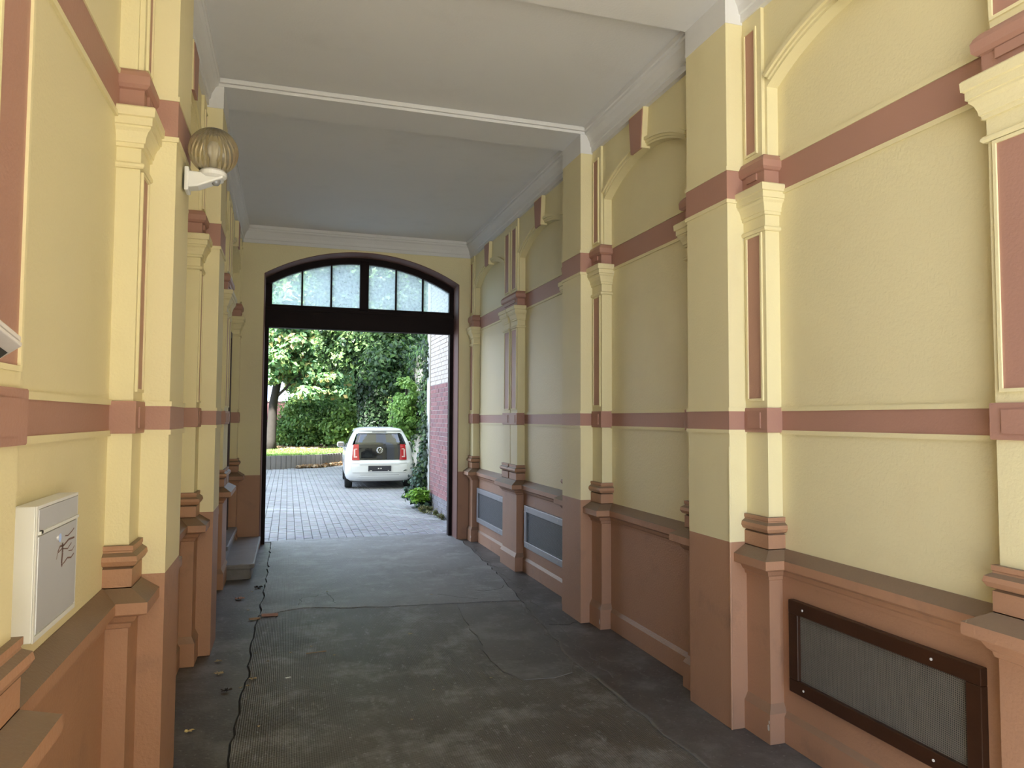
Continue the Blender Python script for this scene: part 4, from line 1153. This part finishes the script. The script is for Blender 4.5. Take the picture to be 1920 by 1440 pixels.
# big ivy-clad trunk with dark crown
tr_path = [(3.25, 27.6, GZ - 0.1), (3.18, 27.6, 1.2), (3.02, 27.6, 2.6), (2.84, 27.6, 4.2), (2.70, 27.7, 6.0), (2.6, 27.8, 8.5)]
dark_bl = scatter_blobs((2.6, 27.4, 7.6), (2.2, 1.8, 2.8), 34, 0.85, 3) + scatter_blobs((2.0, 26.9, 4.4), (1.1, 0.7, 1.0), 14, 0.45, 4)
t_iv = tree('ivy_clad_tree', 'thick leaning tree trunk wrapped in dark ivy behind the car', (3.25, 27.6, GZ), tr_path, [0.62, 0.50, 0.44, 0.38, 0.32, 0.2], dark_bl, 560, 0.10, G_DARK + [(0.16, 0.27, 0.08)], 'bark_grey')
def trunk_ivy():
    n = 9000
    seg = RNG.uniform(0, 3.35, n); P = []; N = []
    tp = np.array(tr_path); rd = np.array([0.62, 0.50, 0.44, 0.38, 0.32, 0.2])
    for s in seg:
        i = int(s); f = s - i; c = tp[i] * (1 - f) + tp[i + 1] * f; r = rd[i] * (1 - f) + rd[i + 1] * f
        t = RNG.uniform(0, 2 * math.pi)
        if s > 2.45 and 3.3 < t < 4.7: continue          # bare bark high on the trunk
        d = np.array([math.cos(t), math.sin(t), 0]); P.append(c + d * (r + RNG.uniform(0.0, 0.14))); N.append(d + RNG.normal(size=3) * 0.5)
    cards('ivy', np.array(P), np.array(N), 0.075, G_IVY, 'leaf', t_iv, 0.8)
trunk_ivy()
# shrub mass in the middle of the lawn
sb = scatter_blobs((0.95, 33.2, 1.55), (1.75, 1.0, 1.15), 36, 0.55, 5) + scatter_blobs((0.2, 33.0, 1.0), (0.8, 0.6, 0.6), 10, 0.4, 6)
e = empty('garden_shrub', (0.95, 33.2, GZ)); tag(e, 'rounded leafy green shrub at the back of the lawn', 'shrub')
for i in range(9):
    k = MB(); x = 0.2 + i * 0.19; k.tube([(x, 33.2, GZ - 0.02), (x + random.uniform(-.2, .2), 33.2, 1.1), (x + random.uniform(-.4, .4), 33.1, 2.2)], [0.03, 0.022, 0.01], 6); k.build('stem', 'bark', e)
P, N = blob_points(sb, 620); P[:, 2] = np.maximum(P[:, 2], GZ + 0.04); cards('foliage', P, N, 0.085, G_BUSH, 'leaf', e)
# second shrub at the right, beside the trunk
sb = scatter_blobs((2.45, 31.5, 1.3), (0.8, 0.7, 1.0), 16, 0.42, 8)
e = empty('garden_shrub', (2.45, 31.5, GZ)); tag(e, 'smaller yellow-green shrub beside the ivy-clad trunk', 'shrub')
k = MB(); k.tube([(2.45, 31.5, GZ - .02), (2.5, 31.5, 1.8)], [0.05, 0.03], 7); k.build('stem', 'bark', e)
k = MB(); k.tube([(2.15, 31.3, GZ - .02), (2.1, 31.3, 1.7)], [0.07, 0.05], 7); k.build('stem', 'bark', e)
P, N = blob_points(sb, 520); P[:, 2] = np.maximum(P[:, 2], GZ + 0.04); cards('foliage', P, N, 0.085, G_LIGHT, 'leaf', e)
# tall dark tree at the right behind the boundary wall
tree('evergreen_tree', 'tall dense dark green tree above the boundary wall', (3.45, 24.2, 0), [(3.45, 24.2, -0.05), (3.45, 24.2, 3.0), (3.4, 24.2, 6.5)], [0.16, 0.13, 0.06],
     scatter_blobs((3.35, 24.2, 5.6), (0.95, 1.5, 2.5), 40, 0.6, 9) + scatter_blobs((3.25, 23.8, 3.3), (0.7, 1.2, 0.9), 14, 0.42, 10), 620, 0.085, G_DARK + G_BUSH[:1])
# background trees (beyond the garden wall and left of the frame)
for i, (x, y, z, r) in enumerate([(-4.5, 38, 6, 4.2), (1.5, 41, 7.5, 4.5), (6.2, 38, 8, 4.0)]):
    tree('background_tree', ['leafy pale tree far left beyond the lawn', 'tall pale tree behind the maple', 'tall tree at the far right beyond the boundary wall'][i], (x, y, GZ),
         [(x, y, GZ - 0.1), (x, y, z)], [0.25, 0.1], scatter_blobs((x, y, z), (r, 2.5, r), 36, 1.3, 30 + i), 420, 0.17, G_MAPLE, group='trees beyond the garden')
# hedge closing the view under the tree crowns
for i, (x0, x1) in enumerate(((0.4, 2.6), (2.6, 5.2))):
    e = empty('garden_hedge', ((x0 + x1) / 2, 38, GZ)); tag(e, ['tall leafy hedge behind the rounded shrub', 'tall leafy hedge behind the ivy-clad trunk'][i], 'hedge', 'hedges at the garden end')
    k = MB(); k.tube([((x0 + x1) / 2, 38, GZ - 0.05), ((x0 + x1) / 2, 38, 2.6)], [0.08, 0.04], 7); k.build('stem', 'bark', e)
    P, N = blob_points(scatter_blobs(((x0 + x1) / 2, 38, 2.1), ((x1 - x0) / 2, 0.6, 1.9), 34, 0.6, 60 + i), 260); P[:, 2] = np.maximum(P[:, 2], GZ + 0.03); cards('foliage', P, N, 0.12, G_BUSH, 'leaf', e)
# climbing shrub and ivy by the boundary wall
e = empty('climbing_shrub', (3.35, 21.2, 0)); tag(e, 'tall narrow light green climbing shrub beside the car', 'shrub')
k = MB(); k.tube([(3.40, 21.2, -0.03), (3.38, 21.2, 1.3), (3.32, 21.1, 2.6)], [0.08, 0.06, 0.03], 8); k.build('stem', 'bark', e)
P, N = blob_points(scatter_blobs((3.28, 21.1, 1.95), (0.36, 0.4, 0.95), 46, 0.17, 12), 200); P[:, 2] = np.maximum(P[:, 2], 0.9); cards('foliage', P, N, 0.06, [(0.30, 0.50, 0.13), (0.38, 0.58, 0.17), (0.22, 0.40, 0.11)], 'leaf', e)
def wall_ivy(name, label, fn, n, size, cols, cat='ivy'):
    P, N = fn(n); o = cards(name, P, N, size, cols, 'leaf', None, 0.8); tag(o, label, cat, kind='stuff')
def f1(n):
    y = RNG.uniform(15.5, 31, n); z = RNG.uniform(0, 3.75, n); keep = (np.sin(y * 2.3) + np.sin(z * 3.1 + y) + RNG.normal(size=n) * 0.7) > -0.55
    P = np.stack([3.75 - RNG.uniform(0.01, 0.18, n), y, z], 1)[keep]; return P, np.tile([-1, 0, 0.3], (len(P), 1)) + RNG.normal(size=(len(P), 3)) * 0.5
wall_ivy('wall_ivy', 'ivy creeping over the cream boundary wall', f1, 15000, 0.065, G_IVY + G_DARK + G_BUSH)
def f2(n):
    z = RNG.uniform(0.2, 3.2, n); y = BY1 + 0.20 + RNG.normal(size=n) * 0.05 + 0.05 * np.sin(z * 4); keep = (np.sin(z * 5.3) + np.sin(z * 2.1) + RNG.normal(size=n) * 0.5) > -0.2
    P = np.stack([BX - 0.03 - RNG.uniform(0.0, 0.08, n), y, z], 1)[keep]; return P, np.tile([-1, -0.5, 0.3], (len(P), 1)) + RNG.normal(size=(len(P), 3)) * 0.5
wall_ivy('corner_ivy', 'string of dark ivy climbing the white corner of the brick wing', f2, 420, 0.045, G_IVY + G_DARK)
e = empty('ivy_bush', (2.50, 13.75, 0)); tag(e, 'dark blue-green ivy bush at the corner of the brick wing', 'shrub')
k = MB(); k.tube([(2.54, 13.8, -0.03), (2.5, 13.78, 0.5), (2.5, 13.75, 0.9)], [0.025, 0.02, 0.012], 6); k.build('stem', 'bark', e)
P, N = blob_points([((2.47, 13.80, 0.42), (0.26, 0.3, 0.40), 1), ((2.56, 13.75, 0.95), (0.14, 0.2, 0.28), 0.5), ((2.36, 13.8, 0.25), (0.22, 0.28, 0.22), 0.6), ((2.44, 13.25, 0.10), (0.14, 0.16, 0.09), 0.35)], 520); cards('foliage', P, N, 0.045, G_IVY + [(0.10, 0.19, 0.13), (0.13, 0.22, 0.17)], 'leaf', e, 0.8)
e = empty('lime_plant', (2.36, 13.30, 0)); tag(e, 'bright lime-green leafy plant at the foot of the brick wing', 'plant')
k = MB(); k.tube([(2.40, 13.35, -0.03), (2.38, 13.3, 0.3)], [0.015, 0.01], 6); k.build('stem', 'bark', e)
P, N = blob_points(scatter_blobs((2.34, 13.30, 0.27), (0.20, 0.18, 0.12), 26, 0.075, 41), 26); N[:, 2] += 1.0; cards('foliage', P, N, 0.042, G_LIME, 'leaf', e, 0.5)
for i, (x, y, s) in enumerate([(2.44, 12.75, 0.10), (2.48, 12.35, 0.09), (2.50, 12.0, 0.07), (2.35, 12.95, 0.09)]):
    e = empty('weed_tuft', (x, y, 0)); tag(e, ['olive weed tuft just in front of the lime-green plant', 'second olive weed tuft along the brick wall foot', 'smallest weed tuft nearest the gateway', 'low weed tuft under the lime-green plant'][i], 'weed', 'weed tufts at the brick wall')
    P, N = blob_points(scatter_blobs((x, y, s * 0.6), (s * 0.7, s * 1.3, s * 0.8), 8, s * 0.4, 50 + i), 16); cards('foliage', P, N, 0.028, [(0.20, 0.22, 0.08), (0.15, 0.17, 0.07), (0.26, 0.24, 0.12)], 'leaf', e)

# ------------------------------------------------------------------ small white hatchback
M['car_white'] = mat('car_white_paint', (0.80, 0.81, 0.82), 0.25, coat=0.6)
M['car_black'] = mat('car_black_plastic', (0.015, 0.015, 0.016), 0.45)
M['rubber'] = mat('tyre_rubber', (0.012, 0.012, 0.012), 0.8)
def m_carglass():
    mt, nt, b = nm('car_tinted_glass'); n, l = nt.nodes, nt.links
    out = n['Material Output']; n.remove(b)
    tr = n.new('ShaderNodeBsdfTransparent'); tr.inputs['Color'].default_value = (0.30, 0.33, 0.34, 1)
    gl = n.new('ShaderNodeBsdfGlossy'); gl.inputs['Roughness'].default_value = 0.02
    fr = n.new('ShaderNodeFresnel'); fr.inputs['IOR'].default_value = 2.0
    mx = n.new('ShaderNodeMixShader'); l.new(fr.outputs['Fac'], mx.inputs['Fac'])
    l.new(tr.outputs['BSDF'], mx.inputs[1]); l.new(gl.outputs['BSDF'], mx.inputs[2]); l.new(mx.outputs['Shader'], out.inputs['Surface'])
    return mt
M['car_glass'] = m_carglass()
M['hatch_black'] = mat('gloss_black_hatch', (0.012, 0.013, 0.014), 0.06, coat=0.3)
M['lamp_red'] = mat('red_lamp_lens', (0.45, 0.012, 0.02), 0.12, coat=0.8)
M['lamp_white'] = mat('pale_lamp_lens', (0.80, 0.55, 0.52), 0.15, coat=0.5)
M['plate_dark'] = mat('dark_number_plate', (0.035, 0.035, 0.045), 0.5, 0.6, 60)
M['seat'] = mat('grey_seat_cloth', (0.10, 0.10, 0.105), 0.9)
def lerp_tab(tab, z):
    for (a, b) in zip(tab[:-1], tab[1:]):
        if a[0] <= z <= b[0]:
            t = (z - a[0]) / (b[0] - a[0]); return a[1] + (b[1] - a[1]) * t
    return tab[0][1] if z < tab[0][0] else tab[-1][1]
# heights -> half width / rear edge / front edge (car space: rear bumper at y=0, front at y=3.54)
T_W = [(0.18, 0.70), (0.24, 0.775), (0.32, 0.808), (0.45, 0.822), (0.62, 0.822), (0.75, 0.812), (0.90, 0.795), (1.02, 0.765), (1.15, 0.715), (1.28, 0.655), (1.38, 0.595), (1.43, 0.55), (1.455, 0.48), (1.472, 0.36), (1.48, 0.20)]
T_R = [(0.18, 0.16), (0.24, 0.075), (0.30, 0.025), (0.38, 0.0), (0.55, 0.0), (0.63, 0.02), (0.69, 0.06), (0.75, 0.075), (1.00, 0.13), (1.10, 0.17), (1.32, 0.33), (1.37, 0.36), (1.40, 0.33), (1.43, 0.36), (1.455, 0.46), (1.472, 0.62), (1.48, 0.85)]
T_F = [(0.18, 3.45), (0.30, 3.54), (0.60, 3.52), (0.80, 3.42), (0.90, 3.20), (0.96, 2.85), (1.00, 2.66), (1.20, 2.35), (1.40, 2.02), (1.455, 1.80), (1.472, 1.6), (1.48, 1.4)]
def rear_y(x, z, n=3.4, D=0.34):
    w = lerp_tab(T_W, z); q = min(0.9999, abs(x) / w)
    return lerp_tab(T_R, z) + (1 - (1 - q ** n) ** (1 / n)) * D
def car_ring(z, N=64):
    w, yr, yf = lerp_tab(T_W, z), lerp_tab(T_R, z), lerp_tab(T_F, z); n, D = 3.4, 0.34
    D2 = min(D, (yf - yr) * 0.4); pts = []
    for i in range(N):                     # rear half: from +w to -w
        t = math.pi * i / (N - 1); cx, sy = math.cos(t), math.sin(t)
        x = w * math.copysign(abs(cx) ** (2 / n), cx); y = yr + D2 - D2 * abs(sy) ** (2 / n); pts.append((x, y, z))
    for i in range(N):
        t = math.pi + math.pi * i / (N - 1); cx, sy = math.cos(t), math.sin(t)
        x = w * math.copysign(abs(cx) ** (2 / n), cx); y = yf - D2 + D2 * abs(sy) ** (2 / n); pts.append((x, y, z))
    return pts
def car():
    e = empty('hatchback_car', (0, 0, 0))
    tag(e, 'small white hatchback car parked in the courtyard', 'car')
    zs = [0.18, 0.20, 0.24, 0.28, 0.32, 0.38, 0.45, 0.50, 0.55, 0.60, 0.63, 0.66, 0.69, 0.72, 0.75, 0.80, 0.85, 0.90, 0.95, 1.0, 1.05, 1.10, 1.15, 1.2, 1.26, 1.32, 1.345, 1.37, 1.385, 1.40, 1.415, 1.43, 1.443, 1.455, 1.464, 1.472, 1.48]
    k = MB(); rings = [car_ring(z) for z in zs]; n = len(rings[0])
    vs_ = [p for r in rings for p in r]; fs = []
    for i in range(len(zs) - 1):
        for j in range(n):
            a, b = i * n + j, i * n + (j + 1) % n
            c, d = b + n, a + n
            cen = [sum(vs_[q][m_] for q in (a, b, c, d)) / 4 for m_ in range(3)]
            # rear window opening
            if 1.05 < cen[2] < 1.32 and cen[1] < 1.0 and abs(cen[0]) < lerp_tab(T_W, cen[2]) * 0.86 and cen[1] < rear_y(0, cen[2]) + 0.2: continue
            # windscreen opening
            if 1.02 < cen[2] < 1.40 and cen[1] > 1.6 and abs(cen[0]) < lerp_tab(T_W, cen[2]) * 0.86 and cen[1] > lerp_tab(T_F, cen[2]) - 0.2: continue
            fs.append((a, b, c, d))
    fs.append(tuple(range(n))[::-1]); fs.append(tuple((len(zs) - 1) * n + j for j in range(n)))
    k.add(vs_, fs)
    body = k.build('body', 'car_white', e, smooth=True)
    # wheel arches
    cutm = MB()
    for yy in (0.62, 3.02):
        for sx_ in (-1, 1):
            cutm.tube([(sx_ * 0.55, yy, 0.29), (sx_ * 0.95, yy, 0.29)], 0.335, 32)
    # patches lying on the rear skin
    def patch(name, mt, outline, off, parent, th=0.01, nx=14, nz=10, smooth=True):
        """outline(u,v)->(x,z), u,v in 0..1"""
        k = MB(); V = []; F = []
        for lay in (0, 1):
            for i in range(nz + 1):
                for j in range(nx + 1):
                    x, z = outline(j / nx, i / nz); V.append((x, rear_y(x, z) - off + (th if lay else 0), z))
        m_ = (nz + 1) * (nx + 1)
        for i in range(nz):
            for j in range(nx):
                a = i * (nx + 1) + j; F.append((a, a + 1, a + nx + 2, a + nx + 1)); F.append((m_ + a, m_ + a + nx + 1, m_ + a + nx + 2, m_ + a + 1))
        ed = [j for j in range(nx + 1)] + [(i) * (nx + 1) + nx for i in range(1, nz + 1)] + [nz * (nx + 1) + j for j in range(nx - 1, -1, -1)] + [i * (nx + 1) for i in range(nz - 1, 0, -1)]
        for a, b in zip(ed, ed[1:] + ed[:1]): F.append((a, a + m_, b + m_, b))
        k.add(V, F); return k.build(name, mt, parent, smooth=False)
    hw = lambda z: 0.615 - max(0, z - 0.70) * 0.02 - max(0, z - 1.0) * 0.27
    hatch = empty('tailgate', (0, 0, 0), e)
    def quad(z0, z1, f0, f1):
        def fn(u, v):
            z = z0 + (z1 - z0) * v; a, b = f0(z), f1(z); return (a + (b - a) * u, z)
        return fn
    patch('hatch_panel', 'hatch_black', quad(0.70, 1.06, lambda z: -hw(z), lambda z: hw(z)), 0.010, hatch)
    patch('rear_window', 'car_glass', quad(1.055, 1.335, lambda z: -hw(z), lambda z: hw(z)), 0.010, hatch, 0.004)
    for s in (-1, 1):
        patch('window_frame', 'hatch_black', quad(1.055, 1.335, lambda z: s * (hw(z) - 0.055), lambda z: s * hw(z)), 0.013, hatch, 0.006, 2)
    patch('window_frame', 'hatch_black', quad(1.305, 1.335, lambda z: -hw(z), lambda z: hw(z)), 0.013, hatch, 0.006, 14, 2)
    patch('brake_light', 'lamp_red', quad(1.352, 1.368, lambda z: -0.17, lambda z: 0.17), 0.008, hatch, 0.02, 8, 2).data.materials[0] = M['car_black']
    patch('wiper_motor_cover', 'car_black', quad(0.72, 0.80, lambda z: -0.07, lambda z: 0.07), 0.022, hatch, 0.012, 6, 3)
    for s in (-1, 1):
        lo = lambda z: s * (0.475 + 0.02 * math.sin((z - 0.7) * 6)); hi = lambda z: s * (0.65 - max(0, z - 0.75) * 0.10)
        lt = empty('tail_light', (0, 0, 0), e)
        patch('lens', 'lamp_red', quad(0.695, 1.065, lo, hi), 0.022, lt, 0.02, 6, 10)
        for (a, b, c, d) in ((0.755, 0.785, 0.53, 0.61), (0.945, 0.965, 0.53, 0.595), (0.785, 0.945, 0.575, 0.61)):
            patch('reflector', 'lamp_white', quad(a, b, lambda z: s * c, lambda z: s * d), 0.027, lt, 0.008, 4, 4)
    bump = empty('rear_bumper', (0, 0, 0), e)
    patch('number_plate_recess', 'car_white', quad(0.40, 0.61, lambda z: -0.67 + (0.61 - z) * 0.12, lambda z: 0.67 - (0.61 - z) * 0.12), 0.012, bump, 0.02, 20, 6)
    patch('recess_shadow_step', 'car_white', quad(0.595, 0.615, lambda z: -0.48, lambda z: 0.48), 0.030, bump, 0.02, 16, 2)
    patch('lower_valance', 'car_white', quad(0.225, 0.335, lambda z: -0.56 + (z - 0.22) * 0.9, lambda z: 0.56 - (z - 0.22) * 0.9), 0.010, bump, 0.02, 20, 6)
    patch('valance_edge', 'car_black', quad(0.335, 0.343, lambda z: -0.46, lambda z: 0.46), 0.011, bump, 0.02, 20, 1).data.materials[0] = M['steel_grey']
    for (a, b, c, d) in ((0.612, 0.619, -0.66, 0.66), (0.392, 0.398, -0.63, 0.63)):  # grey strips stand in for the shadow line round the bumper recess
        patch('recess_shade_line', 'steel_grey', quad(a, b, lambda z: c, lambda z: d), 0.011, bump, 0.02, 24, 1)
    for q in (-1, 1):
        patch('recess_shade_line', 'steel_grey', quad(0.398, 0.612, lambda z: q * (0.664 - (0.612 - z) * 0.12), lambda z: q * (0.671 - (0.612 - z) * 0.12)), 0.011, bump, 0.02, 1, 8)
    pl = patch('number_plate', 'plate_dark', quad(0.43, 0.56, lambda z: -0.27, lambda z: 0.27), 0.030, bump, 0.012, 8, 3)
    for (a, b, c, d) in ((0.485, 0.508, -0.045, -0.012), (0.485, 0.508, 0.012, 0.045), (0.437, 0.450, -0.24, -0.18), (0.437, 0.450, 0.19, 0.22)):
        patch('plate_mark', 'screw', quad(a, b, lambda z: c, lambda z: d), 0.033, bump, 0.006, 2, 2)
    # round emblem: ring with a V over a W
    em = empty('emblem', (0, 0, 0), e); cz, er = 0.925, 0.068
    ey = lambda x, z: rear_y(x, z) - 0.022
    k = MB(); ring = [(er * math.cos(t), ey(0, cz + er * math.sin(t)), cz + er * math.sin(t)) for t in [2 * math.pi * i / 32 for i in range(33)]]
    k.tube(ring, 0.0075, 6, cap=False); k.build('emblem_ring', 'chrome', em)
    k = MB()
    for pth in ([(-0.033, 0.055), (0, -0.002), (0.033, 0.055)], [(-0.058, 0.028), (-0.028, -0.052), (0.0, 0.000), (0.028, -0.052), (0.058, 0.028)]):
        k.tube([(x, ey(x, cz + z), cz + z) for x, z in pth], 0.0068, 6)
    k.build('emblem_letters', 'chrome', em)
    # side windows
    for s in (-1, 1):
        k = MB(); V = []; F = []
        for i in range(7):
            z = 0.98 + (1.37 - 0.98) * i / 6; w = lerp_tab(T_W, z) + 0.004
            for j in range(9):
                y0_, y1_ = 0.75 + (z - 0.98) * 0.2, 2.55 - (z - 0.98) * 1.5
                V.append((s * w, y0_ + (y1_ - y0_) * j / 8, z))
        for i in range(6):
            for j in range(8): a = i * 9 + j; F.append((a, a + 1, a + 10, a + 9))
        k.add(V, F); o = k.build('side_window', 'hatch_black', e, recalc=False)
        sd = o.modifiers.new('thickness', 'SOLIDIFY'); sd.thickness = 0.01; sd.offset = 0
        mr = empty('wing_mirror', (0, 0, 0), e)
        k = MB(); k.lathe([(0.001, -0.075), (0.07, -0.07), (0.095, -0.03), (0.095, 0.03), (0.075, 0.07), (0.001, 0.078)], (s * 0.885, 2.10, 1.00), 16, fn=lambda r, z, t: r * (1.0 if abs(math.sin(t)) < 0.6 else 0.75)); k.build('mirror_shell', 'car_white', mr, smooth=True)
        k = MB(); k.rbox((0.13, 0.02, 0.10), Matrix.Translation((s * 0.885, 2.02, 1.00))); k.build('mirror_glass', 'hatch_black', mr, bevel=0.006)
        k = MB(); k.tube([(s * 0.74, 2.12, 0.96), (s * 0.86, 2.10, 0.97)], 0.025, 8); k.build('mirror_arm', 'car_black', mr)
        for yy in (0.62, 3.02):
            wh = empty('wheel', (0, 0, 0), e)
            k = MB()
            prof = [(0.20, -0.085), (0.27, -0.088), (0.287, -0.07), (0.29, -0.03), (0.29, 0.03), (0.287, 0.07), (0.27, 0.088), (0.20, 0.085)]
            V = []; nseg = 32
            for (r, a) in prof:
                for j in range(nseg): t = 2 * math.pi * j / nseg; V.append((s * 0.715 + a, yy + r * math.cos(t), 0.29 + r * math.sin(t)))
            F = [(i * nseg + j, i * nseg + (j + 1) % nseg, (i + 1) * nseg + (j + 1) % nseg, (i + 1) * nseg + j) for i in range(len(prof) - 1) for j in range(nseg)]
            k.add(V, F); k.build('tyre', 'rubber', wh, smooth=True)
            k = MB(); k.tube([(s * 0.66, yy, 0.29), (s * 0.79, yy, 0.29)], 0.205, 24); k.build('rim', 'steel_grey', wh)
    k = MB(); k.box(-0.66, 0.66, 0.25, 3.3, 0.16, 0.24); k.build('underbody', 'car_black', e)
    k = MB(); k.box(-0.60, 0.60, 0.58, 0.68, 0.20, 0.30); k.build('rear_axle', 'car_black', e)
    for x in (-0.36, 0.36):
        st_ = empty('front_seat', (0, 0, 0), e)
        k = MB(); k.box(x - 0.23, x + 0.23, 1.55, 1.68, 0.55, 1.12); k.build('backrest', 'seat', st_, bevel=0.05)
        k = MB(); k.box(x - 0.12, x + 0.12, 1.60, 1.68, 1.12, 1.29); k.build('headrest', 'seat', st_, bevel=0.04)
    k = MB(); k.box(-0.62, 0.62, 0.62, 0.74, 0.5, 1.02); k.build('rear_bench', 'seat', e, bevel=0.05)
    k = MB(); k.tube([(0.0, 0.62, 1.474), (0.0, 0.58, 1.49), (0.0, 0.50, 1.68)], [0.012, 0.006, 0.003], 6); k.build('aerial', 'car_black', e)
    # cut the wheel arches out of the body shell
    co = cutm.build('arch_cutter', 'car_black')
    bo = body.modifiers.new('arches', 'BOOLEAN'); bo.operation = 'DIFFERENCE'; bo.object = co; bo.solver = 'FAST'
    body_me = None
    bpy.context.view_layer.update()
    dg = bpy.context.evaluated_depsgraph_get()
    body_me = bpy.data.meshes.new_from_object(body.evaluated_get(dg))
    body.modifiers.clear()
    if len(body_me.polygons) > 500: body.data = body_me
    bpy.data.objects.remove(co, do_unlink=True)
    body.data.materials.clear(); body.data.materials.append(M['car_white'])
    return e
c_ = car()
c_.location = (2.13, 17.45, 0.0)
c_.rotation_euler = (0, 0, R(-3.0))
